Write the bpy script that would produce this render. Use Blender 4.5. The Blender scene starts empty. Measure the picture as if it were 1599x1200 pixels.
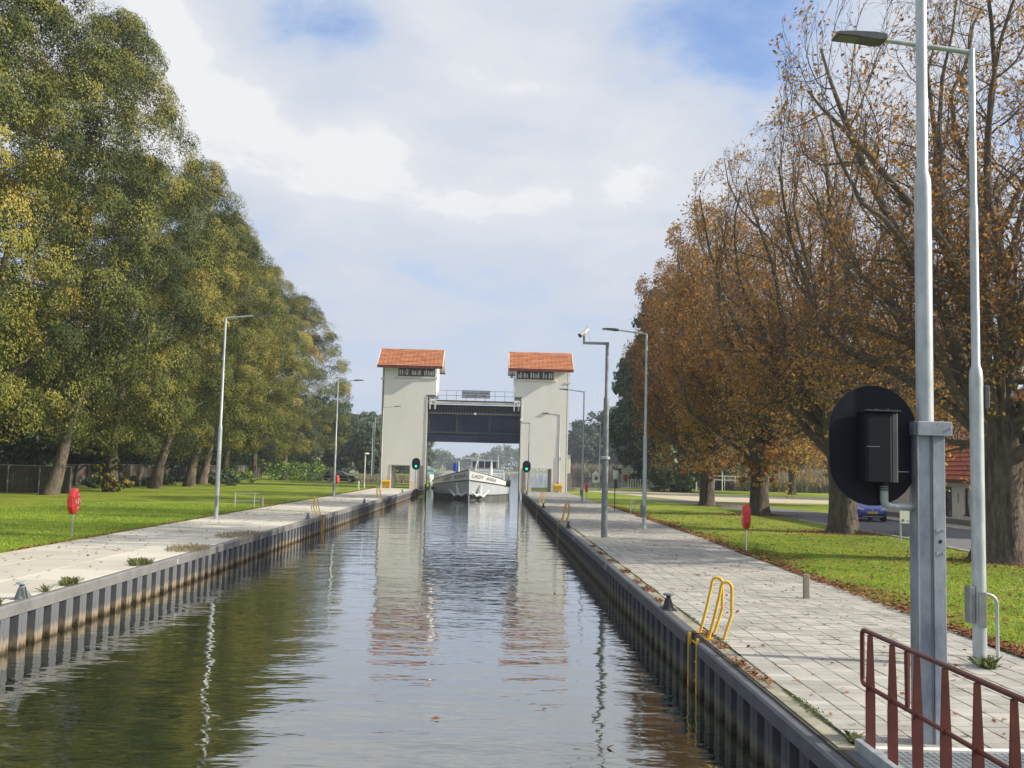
import bpy, math, random
import numpy as np
from mathutils import Vector, Matrix
R_ = math.radians
random.seed(7); rng = np.random.default_rng(7)
scene = bpy.context.scene
COL = scene.collection

# ------------------------------------------------------------------ camera
yaw, pitch, roll = R_(0.886), R_(4.824), R_(1.432)
F = Vector((math.sin(yaw)*math.cos(pitch), math.cos(yaw)*math.cos(pitch), math.sin(pitch)))
R0 = Vector((math.cos(yaw), -math.sin(yaw), 0)); U0 = R0.cross(F)
RT = R0*math.cos(roll)+U0*math.sin(roll); UP = -R0*math.sin(roll)+U0*math.cos(roll)
cam = bpy.data.objects.new('camera', bpy.data.cameras.new('camera')); COL.objects.link(cam)
cam.matrix_world = Matrix(((RT.x, UP.x, -F.x, 0), (RT.y, UP.y, -F.y, 0), (RT.z, UP.z, -F.z, 2.4), (0, 0, 0, 1)))
cam.data.sensor_width = 36; cam.data.lens = 36*1560/1599
cam.data.clip_start = 0.05; cam.data.clip_end = 9000
scene.camera = cam

# ------------------------------------------------------------------ sun, sky, exposure
SUN_EL, SUN_PHI = R_(28), R_(82)              # phi: angle from -Y towards +X
sd = Vector((math.cos(SUN_EL)*math.sin(SUN_PHI), -math.cos(SUN_EL)*math.cos(SUN_PHI), math.sin(SUN_EL)))
sun = bpy.data.objects.new('sun', bpy.data.lights.new('sun', 'SUN')); COL.objects.link(sun)
sun.rotation_euler = sd.to_track_quat('Z', 'Y').to_euler()
sun.data.energy = 5.0; sun.data.angle = R_(0.6); sun.data.color = (1.0, 0.91, 0.75)
world = bpy.data.worlds.new('World'); scene.world = world; world.use_nodes = True
wn = world.node_tree; wn.nodes.clear()
def N(tree, t, **kw):
    n = tree.nodes.new(t)
    for k, v in kw.items(): setattr(n, k, v)
    return n
def ramp(node, stops):
    el = node.color_ramp.elements
    while len(el) > 1: el.remove(el[-1])
    el[0].position, c = stops[0]; el[0].color = (*c, 1) if len(c) == 3 else c
    for p, c in stops[1:]:
        e = el.new(p); e.color = (*c, 1) if len(c) == 3 else c
def M(tree, op, a, b=None, clamp=False):
    n = tree.nodes.new('ShaderNodeMath'); n.operation = op; n.use_clamp = clamp
    for i, v in enumerate((a, b)):
        if v is None: continue
        if isinstance(v, (int, float)): n.inputs[i].default_value = v
        else: tree.links.new(v, n.inputs[i])
    return n.outputs[0]
L = wn.links.new
tc = N(wn, 'ShaderNodeTexCoord')
sky = N(wn, 'ShaderNodeTexSky', sky_type='NISHITA'); sky.sun_disc = False
sky.sun_elevation = SUN_EL; sky.sun_rotation = math.atan2(sd.x, sd.y)
sky.air_density = 1.0; sky.dust_density = 1.0; sky.ozone_density = 1.3
sep = N(wn, 'ShaderNodeSeparateXYZ'); L(tc.outputs['Generated'], sep.inputs[0])
den = M(wn, 'ADD', M(wn, 'MAXIMUM', sep.outputs[2], 0.0), 0.22)
cmb = N(wn, 'ShaderNodeCombineXYZ')
L(M(wn, 'DIVIDE', sep.outputs[0], den), cmb.inputs[0]); L(M(wn, 'DIVIDE', sep.outputs[1], den), cmb.inputs[1])
cmb.inputs[2].default_value = 3.7
n1 = N(wn, 'ShaderNodeTexNoise'); n1.inputs['Scale'].default_value = 2.6; n1.inputs['Detail'].default_value = 12
n1.inputs['Roughness'].default_value = 0.58; n1.inputs['Distortion'].default_value = 0.25
L(cmb.outputs[0], n1.inputs['Vector'])
n2 = N(wn, 'ShaderNodeTexNoise'); n2.inputs['Scale'].default_value = 0.9; n2.inputs['Detail'].default_value = 5
L(cmb.outputs[0], n2.inputs['Vector'])
def blob(d, rad):                              # a broad patch of the cloud cover round a direction
    v = N(wn, 'ShaderNodeVectorMath', operation='DISTANCE'); L(tc.outputs['Generated'], v.inputs[0]); v.inputs[1].default_value = d
    m = N(wn, 'ShaderNodeMapRange', interpolation_type='SMOOTHSTEP'); L(v.outputs['Value'], m.inputs[0])
    m.inputs[1].default_value = 0; m.inputs[2].default_value = rad; m.inputs[3].default_value = 1; m.inputs[4].default_value = 0
    return m.outputs[0]
cov = M(wn, 'ADD', n1.outputs[0], M(wn, 'MULTIPLY', n2.outputs[0], 0.5))
for d, r, w in (((-.19, .90, .40), .13, -.26), ((.21, .893, .42), .16, -.34), ((.04, .89, .46), .12, -.12), ((-.12, .955, .26), .13, .16), ((-.02, .87, .49), .10, -.2), ((-.19, .935, .29), .12, .24),
                ((.15, .935, .30), .14, .17), ((-.31, .88, .356), .17, .26), ((0, .94, .30), .26, .16)):
    cov = M(wn, 'ADD', cov, M(wn, 'MULTIPLY', blob(d, r), w))
cr = N(wn, 'ShaderNodeMapRange', interpolation_type='SMOOTHSTEP'); L(cov, cr.inputs[0])
cr.inputs[1].default_value = .40; cr.inputs[2].default_value = .72; cr.inputs[3].default_value = .10; cr.inputs[4].default_value = 1
cl = N(wn, 'ShaderNodeValToRGB'); L(cov, cl.inputs[0])
ramp(cl, [(.50, (3.9, 4.9, 6.7)), (.66, (4.6, 5.15, 6.15)), (.80, (5.15, 5.45, 6.1)), (.95, (5.8, 6.0, 6.4)), (1.12, (6.6, 6.7, 6.85))])
mixs = N(wn, 'ShaderNodeMix', data_type='RGBA'); L(cr.outputs[0], mixs.inputs['Factor'])
skm = N(wn, 'ShaderNodeMix', data_type='RGBA', blend_type='MULTIPLY'); skm.inputs['Factor'].default_value = 1
L(sky.outputs[0], skm.inputs['A']); skm.inputs['B'].default_value = (1.25, 1.35, 1.65, 1)
L(skm.outputs['Result'], mixs.inputs['A']); L(cl.outputs[0], mixs.inputs['B'])
# paler, hazier towards the horizon all the way round
hz = N(wn, 'ShaderNodeMapRange', interpolation_type='SMOOTHSTEP'); L(sep.outputs[2], hz.inputs[0])
hz.inputs[1].default_value = 0.0; hz.inputs[2].default_value = .30; hz.inputs[3].default_value = .75; hz.inputs[4].default_value = 0
mh = N(wn, 'ShaderNodeMix', data_type='RGBA'); L(hz.outputs[0], mh.inputs['Factor'])
L(mixs.outputs['Result'], mh.inputs['A']); mh.inputs['B'].default_value = (4.35, 5.0, 6.1, 1)
bg = N(wn, 'ShaderNodeBackground'); bg.inputs[1].default_value = 0.095; L(mh.outputs['Result'], bg.inputs[0])
wo = N(wn, 'ShaderNodeOutputWorld'); L(bg.outputs[0], wo.inputs[0])
scene.view_settings.view_transform = 'Standard'; scene.view_settings.look = 'None'
scene.view_settings.exposure = 0.48; scene.view_settings.gamma = 1; scene.view_settings.use_curve_mapping = False
scene.render.engine = 'CYCLES'
cy = scene.cycles
cy.use_denoising = True; cy.max_bounces = 6; cy.diffuse_bounces = 2; cy.glossy_bounces = 3; cy.transmission_bounces = 4
cy.volume_bounces = 0; cy.transparent_max_bounces = 6; cy.caustics_reflective = False; cy.caustics_refractive = False

# ------------------------------------------------------------------ materials
def mat(name, c1, c2=None, scale=4.0, rough=0.7, metal=0.0, bump=0.0, bscale=None, detail=6, lo=.35, hi=.65, spec=.5, stretch=None, coord='Object', emit=None, world_pos=False):
    m = bpy.data.materials.new(name); m.use_nodes = True; t = m.node_tree; b = t.nodes['Principled BSDF']
    b.inputs['Roughness'].default_value = rough; b.inputs['Metallic'].default_value = metal
    b.inputs['Specular IOR Level'].default_value = spec
    b.inputs['Base Color'].default_value = (*c1, 1)
    if world_pos: src = N(t, 'ShaderNodeNewGeometry').outputs['Position']
    else: src = N(t, 'ShaderNodeTexCoord').outputs[coord]
    mp = N(t, 'ShaderNodeMapping'); t.links.new(src, mp.inputs[0])
    if stretch: mp.inputs['Scale'].default_value = stretch
    if c2:
        n = N(t, 'ShaderNodeTexNoise'); n.inputs['Scale'].default_value = scale; n.inputs['Detail'].default_value = detail; n.inputs['Roughness'].default_value = .65
        t.links.new(mp.outputs[0], n.inputs['Vector'])
        r = N(t, 'ShaderNodeValToRGB'); ramp(r, [(lo, c1), (hi, c2)]); t.links.new(n.outputs[0], r.inputs[0])
        t.links.new(r.outputs[0], b.inputs['Base Color'])
    if bump:
        n = N(t, 'ShaderNodeTexNoise'); n.inputs['Scale'].default_value = bscale or scale*6; n.inputs['Detail'].default_value = 4
        t.links.new(mp.outputs[0], n.inputs['Vector'])
        bp = N(t, 'ShaderNodeBump'); bp.inputs['Strength'].default_value = 1; bp.inputs['Distance'].default_value = bump
        t.links.new(n.outputs[0], bp.inputs['Height']); t.links.new(bp.outputs[0], b.inputs['Normal'])
    if emit: b.inputs['Emission Color'].default_value = (*emit[0], 1); b.inputs['Emission Strength'].default_value = emit[1]
    return m
def leafmat(name, stops, rough=.5, trans=.3, objvar=.18, spec=.4):
    m = bpy.data.materials.new(name); m.use_nodes = True; t = m.node_tree; b = t.nodes['Principled BSDF']
    a = N(t, 'ShaderNodeAttribute'); a.attribute_name = 'tint'
    oi = N(t, 'ShaderNodeObjectInfo')
    v = M(t, 'ADD', a.outputs['Fac'], M(t, 'MULTIPLY', M(t, 'SUBTRACT', oi.outputs['Random'], .5), objvar))
    r = N(t, 'ShaderNodeValToRGB'); ramp(r, stops); t.links.new(v, r.inputs[0])
    t.links.new(r.outputs[0], b.inputs['Base Color']); b.inputs['Roughness'].default_value = rough; b.inputs['Specular IOR Level'].default_value = spec
    if trans:
        tr = N(t, 'ShaderNodeBsdfTranslucent'); t.links.new(r.outputs[0], tr.inputs[0])
        mx = N(t, 'ShaderNodeMixShader'); mx.inputs[0].default_value = trans
        t.links.new(b.outputs[0], mx.inputs[1]); t.links.new(tr.outputs[0], mx.inputs[2])
        t.links.new(mx.outputs[0], t.nodes['Material Output'].inputs[0])
    return m
m_grass = mat('grass', (.13, .205, .014), (.28, .34, .035), scale=1.1, rough=.9, bump=.03, bscale=30, world_pos=True, spec=.2, lo=.3, hi=.7, detail=9)
t = m_grass.node_tree; b = t.nodes['Principled BSDF']; g_ = N(t, 'ShaderNodeNewGeometry')
n_ = N(t, 'ShaderNodeTexNoise'); n_.inputs['Scale'].default_value = .22; n_.inputs['Detail'].default_value = 8; n_.inputs['Roughness'].default_value = .7; t.links.new(g_.outputs['Position'], n_.inputs['Vector'])
r_ = N(t, 'ShaderNodeValToRGB'); ramp(r_, [(.38, (.60, .66, .6)), (.5, (1, 1, 1)), (.64, (1.30, 1.10, 1.6))]); t.links.new(n_.outputs[0], r_.inputs[0])
x_ = N(t, 'ShaderNodeMix', data_type='RGBA', blend_type='MULTIPLY'); x_.inputs['Factor'].default_value = 1
t.links.new(b.inputs['Base Color'].links[0].from_socket, x_.inputs['A']); t.links.new(r_.outputs[0], x_.inputs['B']); t.links.new(x_.outputs['Result'], b.inputs['Base Color'])
m_bladegrass = leafmat('grass_blades', [(0, (.11, .21, .01)), (.5, (.22, .34, .02)), (1, (.36, .40, .05))], trans=.25, objvar=0)
m_verge = mat('verge', (.12, .15, .03), (.26, .22, .09), scale=1.2, rough=.95, bump=.05, bscale=18, world_pos=True)
m_asphalt = mat('asphalt', (.13, .135, .15), (.17, .17, .18), scale=2, rough=.85, bump=.004, bscale=120, world_pos=True)
m_sandpath = mat('sand_path', (.42, .36, .24), (.55, .48, .34), scale=1.0, rough=.95, bump=.01, bscale=20, world_pos=True)
m_joint = mat('joint', (.035, .035, .022), (.08, .075, .045), scale=3, rough=.95, world_pos=True)
m_kerb = mat('kerb', (.42, .41, .38), (.5, .49, .45), scale=5, rough=.9, bump=.003)
m_paver = None
def var_mat(name, c1, c2, c3, scale, rough, bump=.0015, dirt=(.16, .15, .11), step=(.30, .20)):
    """concrete with a colour of its own per piece and stains over several pieces"""
    m = bpy.data.materials.new(name); m.use_nodes = True; t = m.node_tree; b = t.nodes['Principled BSDF']
    g = N(t, 'ShaderNodeNewGeometry')
    oi = N(t, 'ShaderNodeAttribute'); oi.attribute_name = 'tint'
    ob = N(t, 'ShaderNodeObjectInfo')
    wn_ = N(t, 'ShaderNodeTexWhiteNoise', noise_dimensions='1D'); t.links.new(M(t, 'ADD', oi.outputs['Fac'], ob.outputs['Random']), wn_.inputs['W'])
    r = N(t, 'ShaderNodeValToRGB'); ramp(r, [(0, c1), (.6, c2), (1, c3)]); t.links.new(wn_.outputs[0], r.inputs[0])
    n = N(t, 'ShaderNodeTexNoise'); n.inputs['Scale'].default_value = scale; n.inputs['Detail'].default_value = 10; n.inputs['Roughness'].default_value = .7
    t.links.new(g.outputs['Position'], n.inputs['Vector'])
    mr = N(t, 'ShaderNodeMapRange'); t.links.new(n.outputs[0], mr.inputs[0]); mr.inputs[1].default_value = .46; mr.inputs[2].default_value = .8; mr.inputs[3].default_value = 0; mr.inputs[4].default_value = .75
    mx = N(t, 'ShaderNodeMix', data_type='RGBA'); t.links.new(mr.outputs[0], mx.inputs['Factor']); t.links.new(r.outputs[0], mx.inputs['A']); mx.inputs['B'].default_value = (*dirt, 1)
    n3 = N(t, 'ShaderNodeTexNoise'); n3.inputs['Scale'].default_value = 60; n3.inputs['Detail'].default_value = 4; t.links.new(g.outputs['Position'], n3.inputs['Vector'])
    mm = N(t, 'ShaderNodeMix', data_type='RGBA', blend_type='MULTIPLY'); mm.inputs['Factor'].default_value = 1; t.links.new(mx.outputs['Result'], mm.inputs['A'])
    rr = N(t, 'ShaderNodeValToRGB'); ramp(rr, [(.3, (.8, .8, .8)), (.7, (1.08, 1.08, 1.08))]); t.links.new(n3.outputs[0], rr.inputs[0]); t.links.new(rr.outputs[0], mm.inputs['B'])
    t.links.new(mm.outputs['Result'], b.inputs['Base Color']); b.inputs['Roughness'].default_value = rough
    bp = N(t, 'ShaderNodeBump'); bp.inputs['Distance'].default_value = bump; t.links.new(n3.outputs[0], bp.inputs['Height']); t.links.new(bp.outputs[0], b.inputs['Normal'])
    return m
m_paver = var_mat('paver_concrete', (.37, .358, .325), (.44, .425, .385), (.52, .50, .45), .8, .85)
m_slab = var_mat('slab_concrete', (.50, .475, .405), (.60, .57, .485), (.66, .62, .53), .5, .85, dirt=(.34, .31, .24))
m_strip = mat('strip_concrete', (.20, .20, .15), (.40, .37, .27), scale=3, rough=.9, bump=.004, world_pos=True)
m_cap = mat('cap_steel_shaded', (.075, .08, .092), (.135, .14, .155), scale=2.5, rough=.6, bump=.002, bscale=25, world_pos=True, lo=.3, hi=.75)  # darker than the left cap: the right wall's shade put into the colour
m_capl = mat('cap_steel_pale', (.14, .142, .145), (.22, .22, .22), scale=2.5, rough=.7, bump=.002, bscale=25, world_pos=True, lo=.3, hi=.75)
def pile_mat(name, base, base2, dark=False):
    m = bpy.data.materials.new(name); m.use_nodes = True; t = m.node_tree; b = t.nodes['Principled BSDF']
    g = N(t, 'ShaderNodeNewGeometry'); s = N(t, 'ShaderNodeSeparateXYZ'); t.links.new(g.outputs['Position'], s.inputs[0])
    n = N(t, 'ShaderNodeTexNoise'); n.inputs['Scale'].default_value = 3.0; n.inputs['Detail'].default_value = 8; n.inputs['Roughness'].default_value = .7
    mp = N(t, 'ShaderNodeMapping'); mp.inputs['Scale'].default_value = (3, 3, .7); t.links.new(g.outputs['Position'], mp.inputs[0]); t.links.new(mp.outputs[0], n.inputs['Vector'])
    z = M(t, 'ADD', s.outputs[2], M(t, 'MULTIPLY', M(t, 'SUBTRACT', n.outputs[0], .5), .38))
    mr = N(t, 'ShaderNodeMapRange'); t.links.new(z, mr.inputs[0]); mr.inputs[1].default_value = -.80; mr.inputs[2].default_value = -.2; mr.inputs[3].default_value = 0; mr.inputs[4].default_value = 1
    r = N(t, 'ShaderNodeValToRGB'); t.links.new(mr.outputs[0], r.inputs[0])
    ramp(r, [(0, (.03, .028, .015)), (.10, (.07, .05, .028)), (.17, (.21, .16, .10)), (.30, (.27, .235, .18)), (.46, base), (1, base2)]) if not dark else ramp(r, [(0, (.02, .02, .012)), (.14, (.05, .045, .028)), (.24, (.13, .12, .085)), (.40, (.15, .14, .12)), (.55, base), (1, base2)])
    t.links.new(r.outputs[0], b.inputs['Base Color']); b.inputs['Roughness'].default_value = .65
    bp = N(t, 'ShaderNodeBump'); bp.inputs['Distance'].default_value = .006; t.links.new(n.outputs[0], bp.inputs['Height']); t.links.new(bp.outputs[0], b.inputs['Normal'])
    return m
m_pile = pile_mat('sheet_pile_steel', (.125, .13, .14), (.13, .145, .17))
m_pile_shade = pile_mat('sheet_pile_shaded', (.07, .075, .085), (.065, .072, .09), True)  # right wall copy: dirtier stain band, and the wall's shade in the steel colour
m_galv = mat('galvanised', (.34, .38, .40), (.52, .56, .57), scale=5, rough=.45, metal=.35, bump=.0008, bscale=60, stretch=(1, 1, .4))
m_galvcol = mat('galvanised_column', (.20, .23, .29), (.44, .47, .53), scale=3, rough=.5, metal=.35, bump=.001, bscale=30, stretch=(1, 1, .5), detail=9)
m_galvdark = mat('weathered_steel', (.16, .18, .19), (.24, .26, .27), scale=4, rough=.55, metal=.3)
m_black = mat('black_paint', (.003, .004, .010), (.006, .008, .017), scale=3, rough=.6, spec=.25)
m_blackflat = mat('black_plastic', (.02, .021, .024), rough=.5)
m_lumi = mat('luminaire_grey', (.06, .065, .07), (.09, .09, .1), scale=8, rough=.45)
m_glass = mat('window_glass', (.03, .035, .045), rough=.08, spec=.8)
m_lampglass = mat('lamp_glass', (.20, .20, .20), rough=.15)
m_brown = mat('brown_paint', (.105, .026, .020), (.15, .04, .03), scale=5, rough=.42, bump=.0006, bscale=60)
m_yellow = mat('yellow_paint', (.72, .47, .03), (.62, .36, .03), scale=6, rough=.45, bump=.0008, bscale=50)
m_red = mat('red_plastic', (.70, .035, .03), (.60, .04, .035), scale=3, rough=.4)
m_ringwhite = mat('white_print', (.75, .45, .42), rough=.5)
m_white = mat('white_paint', (.78, .78, .75), (.70, .70, .66), scale=3, rough=.55)
m_render_l = mat('tower_render', (.79, .78, .745), (.88, .87, .84), scale=.8, rough=.9, bump=.006, bscale=14, stretch=(.8, .8, .3), world_pos=True, lo=.22, hi=.7, detail=10)
m_trimw = mat('tower_trim', (.72, .70, .64), (.64, .62, .56), scale=2, rough=.8)
m_concdark = mat('dark_concrete', (.22, .21, .19), (.30, .28, .25), scale=2, rough=.9)
m_rooftile = mat('roof_tile', (.36, .13, .06), (.78, .34, .17), stretch=(.5, 1, 4), scale=2.2, rough=.8, bump=.004, bscale=20, detail=10)  # rows along the courses: weathering, and course shadow lines put into the colour
m_fascia = mat('fascia', (.13, .025, .025), (.17, .03, .03), scale=5, rough=.5)
m_winframe = mat('window_frame', (.045, .018, .02), rough=.4)
m_blind = mat('window_blind', (.85, .84, .80), rough=.8)
m_navy = mat('navy_gate', (.010, .016, .052), (.018, .025, .068), scale=1, rough=.5, bump=.002, bscale=8, stretch=(2, 2, .4), world_pos=True)
m_gateframe = mat('gate_frame_steel', (.13, .14, .135), (.19, .19, .17), scale=2, rough=.6)
m_gatedark = mat('gate_dark_steel', (.03, .034, .04), (.06, .065, .07), scale=3, rough=.6)
m_signb = mat('sign_board', (.50, .53, .62), rough=.6)
m_signtxt = mat('sign_lettering', (.03, .035, .06), rough=.6)
m_hull = mat('hull_paint', (.42, .47, .51), (.50, .54, .57), scale=.8, rough=.35, bump=.004, bscale=1.2, world_pos=True)
m_hullboot = mat('hull_boot', (.07, .075, .085), (.16, .16, .15), scale=1.5, rough=.6, world_pos=True)
m_shipw = mat('ship_white', (.78, .79, .78), (.70, .72, .72), scale=1.5, rough=.35)
m_shipgrey = mat('ship_grey', (.45, .49, .52), (.52, .55, .57), scale=1.5, rough=.5)
m_rubber = mat('rubber', (.015, .015, .016), rough=.8)
m_flagb = mat('flag_blue', (.03, .09, .45), rough=.7)
m_bark = mat('bark', (.04, .032, .024), (.15, .12, .09), scale=3.5, rough=.95, bump=.05, bscale=7, stretch=(2.2, 2.2, .45), detail=9, lo=.38, hi=.68)
m_barkl = mat('lime_bark', (.06, .05, .038), (.20, .165, .12), scale=3, rough=.95, bump=.04, bscale=8, stretch=(2, 2, .5), detail=9, lo=.38, hi=.68)
m_twig = mat('twig_bark', (.075, .06, .047), (.15, .12, .09), scale=3, rough=.95)
m_wood = mat('weathered_wood', (.20, .17, .13), (.32, .28, .22), scale=6, rough=.9, stretch=(3, 3, .4))
m_reedfence = mat('reed_fence', (.06, .05, .04), (.15, .125, .10), scale=5, rough=.95, stretch=(6, 6, .5), world_pos=True)
m_mesh = mat('fence_green', (.02, .03, .02), rough=.6)
m_lime = leafmat('lime_leaves', [(0, (.014, .030, .006)), (.28, (.080, .099, .014)), (.5, (.215, .210, .032)), (.74, (.31, .26, .05)), (.86, (.38, .28, .06)), (1, (.55, .31, .05))], rough=.6, trans=.12, spec=.2)
m_dark = leafmat('dark_leaves', [(0, (.015, .035, .010)), (.6, (.05, .095, .022)), (1, (.12, .17, .04))], rough=.5, trans=.25)
m_bush = leafmat('bush_leaves', [(0, (.06, .12, .02)), (.6, (.16, .26, .04)), (1, (.28, .34, .06))], trans=.2)
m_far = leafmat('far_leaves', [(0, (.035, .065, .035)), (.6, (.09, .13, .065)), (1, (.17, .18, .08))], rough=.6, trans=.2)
m_chest = leafmat('chestnut_leaves', [(0, (.14, .065, .022)), (.35, (.36, .17, .04)), (.65, (.52, .29, .06)), (.85, (.56, .40, .08)), (1, (.34, .36, .07))], rough=.6, trans=.5)
m_litter = leafmat('fallen_leaves', [(0, (.10, .035, .02)), (.5, (.24, .08, .035)), (1, (.36, .19, .06))], rough=.8, trans=0, objvar=0)
m_weed = leafmat('weed_leaves', [(0, (.06, .09, .02)), (.5, (.13, .16, .05)), (1, (.27, .24, .10))], trans=.2, objvar=0)
m_reed = leafmat('reed_blades', [(0, (.16, .13, .08)), (.5, (.34, .28, .19)), (1, (.20, .24, .08))], rough=.8, trans=.2, objvar=0)
m_greenlamp = mat('green_signal', (.02, .5, .2), rough=.3, emit=((.03, .8, .4), 1.6))
m_lens = mat('signal_lens_dark', (.03, .03, .03), rough=.2)
m_blue = mat('blue_car_paint', (.012, .05, .42), rough=.22, spec=.7)
m_carblack = mat('black_car_paint', (.012, .012, .015), rough=.2, spec=.7)
m_rim = mat('wheel_rim', (.45, .46, .48), rough=.35, metal=.6)
m_plate = mat('plate_yellow', (.75, .50, .05), rough=.5)
m_hlamp = mat('headlamp_glass', (.75, .78, .8), rough=.1)
m_brass = mat('plaster_white', (.78, .76, .70), (.84, .82, .77), scale=1, rough=.9, world_pos=True)
m_teal = mat('teal_canvas', (.08, .38, .33), rough=.7)

# water
m_water = bpy.data.materials.new('water'); m_water.use_nodes = True; t = m_water.node_tree; b = t.nodes['Principled BSDF']
b.inputs['Base Color'].default_value = (.011, .018, .005, 1); b.inputs['Roughness'].default_value = .035; b.inputs['IOR'].default_value = 1.9; b.inputs['Coat Weight'].default_value = .9; b.inputs['Coat Roughness'].default_value = .03; b.inputs['Coat IOR'].default_value = 1.5
b.inputs['Specular IOR Level'].default_value = .62
g = N(t, 'ShaderNodeNewGeometry')
def wave(sc, st, det, rgh=.5, dist=0):
    mp = N(t, 'ShaderNodeMapping'); mp.inputs['Scale'].default_value = st; t.links.new(g.outputs['Position'], mp.inputs[0])
    n = N(t, 'ShaderNodeTexNoise'); n.inputs['Scale'].default_value = sc; n.inputs['Detail'].default_value = det; n.inputs['Roughness'].default_value = rgh; n.inputs['Distortion'].default_value = dist
    t.links.new(mp.outputs[0], n.inputs['Vector']); return n.outputs[0]
w1 = wave(.9, (.7, 1.25, 1), 2, .4); w2 = wave(3.2, (.6, 1.3, 1), 2, .5, .3); w3 = wave(.12, (1, .6, 1), 2)
mr = N(t, 'ShaderNodeMapRange'); t.links.new(w3, mr.inputs[0]); mr.inputs[1].default_value = .35; mr.inputs[2].default_value = .7; mr.inputs[3].default_value = .45; mr.inputs[4].default_value = 1.0
h = M(t, 'ADD', M(t, 'MULTIPLY', w1, .023), M(t, 'MULTIPLY', M(t, 'MULTIPLY', w2, mr.outputs[0]), .0125))
bp = N(t, 'ShaderNodeBump'); bp.inputs['Strength'].default_value = 1; bp.inputs['Distance'].default_value = 1.0
t.links.new(h, bp.inputs['Height']); t.links.new(bp.outputs[0], b.inputs['Normal']); t.links.new(bp.outputs[0], b.inputs['Coat Normal'])

# ------------------------------------------------------------------ mesh helpers
class MB:
    def __init__(s): s.v = []; s.f = []; s.mi = []
    def add(s, vs, fs, mi=0):
        o = len(s.v); s.v += [tuple(p) for p in vs]; s.f += [tuple(i+o for i in f) for f in fs]; s.mi += [mi]*len(fs); return s
    def box(s, x0, x1, y0, y1, z0, z1, mi=0, c=0.0):
        if x1 < x0: x0, x1 = x1, x0
        if c > 0:
            pr = [(x0+c, y0), (x1-c, y0), (x1, y0+c), (x1, y1-c), (x1-c, y1), (x0+c, y1), (x0, y1-c), (x0, y0+c)]
            v = [(x, y, z0) for x, y in pr]+[(x, y, z1-c) for x, y in pr]
            cx_, cy_ = (x0+x1)/2, (y0+y1)/2
            v += [(x+(c if x < cx_ else -c)*(1 if i in (0, 1, 2, 3, 4, 5, 6, 7) else 0)*.7, y+(c if y < cy_ else -c)*.7, z1) for i, (x, y) in enumerate(pr)]
            f = [tuple(range(7, -1, -1)), tuple(range(16, 24))]
            for k in (0, 8):
                for i in range(8): j = (i+1) % 8; f.append((k+i, k+j, k+8+j, k+8+i))
            return s.add(v, f, mi)
        v = [(x0, y0, z0), (x1, y0, z0), (x1, y1, z0), (x0, y1, z0), (x0, y0, z1), (x1, y0, z1), (x1, y1, z1), (x0, y1, z1)]
        return s.add(v, [(0, 3, 2, 1), (4, 5, 6, 7), (0, 1, 5, 4), (1, 2, 6, 5), (2, 3, 7, 6), (3, 0, 4, 7)], mi)
    def prism(s, pts, a, b_, axis='z', mi=0):
        n = len(pts)
        def P(p, h): return {'z': (p[0], p[1], h), 'y': (p[0], h, p[1]), 'x': (h, p[0], p[1])}[axis]
        v = [P(p, a) for p in pts]+[P(p, b_) for p in pts]
        f = [tuple(range(n-1, -1, -1)), tuple(range(n, 2*n))]+[(i, (i+1) % n, n+(i+1) % n, n+i) for i in range(n)]
        return s.add(v, f, mi)
    def tube(s, pts, rad, n=8, mi=0, cap=True):
        pts = [Vector(p) for p in pts]
        if isinstance(rad, (int, float)): rad = [rad]*len(pts)
        v = []; f = []
        ref = None
        for i, p in enumerate(pts):
            a = pts[max(i-1, 0)]; c = pts[min(i+1, len(pts)-1)]; d = (c-a).normalized()
            if ref is None:
                ref = d.orthogonal().normalized()
            else:
                ref = (ref-d*ref.dot(d)).normalized()
            q = d.cross(ref)
            for k in range(n):
                an = 2*math.pi*(k+.5)/n; v.append(p+(ref*math.cos(an)+q*math.sin(an))*rad[i])
        for i in range(len(pts)-1):
            for k in range(n):
                j = (k+1) % n; f.append((i*n+k, i*n+j, (i+1)*n+j, (i+1)*n+k))
        if cap: f.append(tuple(range(n-1, -1, -1))); f.append(tuple((len(pts)-1)*n+k for k in range(n)))
        return s.add(v, f, mi)
    def lathe(s, prof, c=(0, 0, 0), n=16, mi=0):
        return s.tube_z(prof, c, n, mi)
    def tube_z(s, prof, c, n, mi):
        v = []; f = []
        for r, z in prof:
            for k in range(n):
                a = 2*math.pi*k/n; v.append((c[0]+r*math.cos(a), c[1]+r*math.sin(a), c[2]+z))
        for i in range(len(prof)-1):
            for k in range(n):
                j = (k+1) % n; f.append((i*n+k, i*n+j, (i+1)*n+j, (i+1)*n+k))
        f.append(tuple(range(n-1, -1, -1))); f.append(tuple((len(prof)-1)*n+k for k in range(n)))
        return s.add(v, f, mi)
    def mesh(s, name, mats, smooth=False):
        me = bpy.data.meshes.new(name); me.from_pydata(s.v, [], s.f)
        for m in (mats if isinstance(mats, (list, tuple)) else [mats]): me.materials.append(m)
        if any(s.mi): me.polygons.foreach_set('material_index', s.mi)
        if smooth:
            me.shade_smooth() if hasattr(me, 'shade_smooth') else None
            try: me.set_sharp_from_angle(angle=R_(40))
            except Exception: pass
        me.update(); return me
    def build(s, name, mats, parent=None, loc=(0, 0, 0), smooth=False):
        return link(name, s.mesh(name, mats, smooth), parent, loc)
def link(name, data, parent=None, loc=(0, 0, 0), rz=0):
    o = bpy.data.objects.new(name, data); COL.objects.link(o); o.parent = parent; o.location = loc; o.rotation_euler[2] = rz
    return o
def tag(o, label=None, cat=None, group=None, kind=None):
    if label: o['label'] = label
    if cat: o['category'] = cat
    if group: o['group'] = group
    if kind: o['kind'] = kind
    return o
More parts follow.
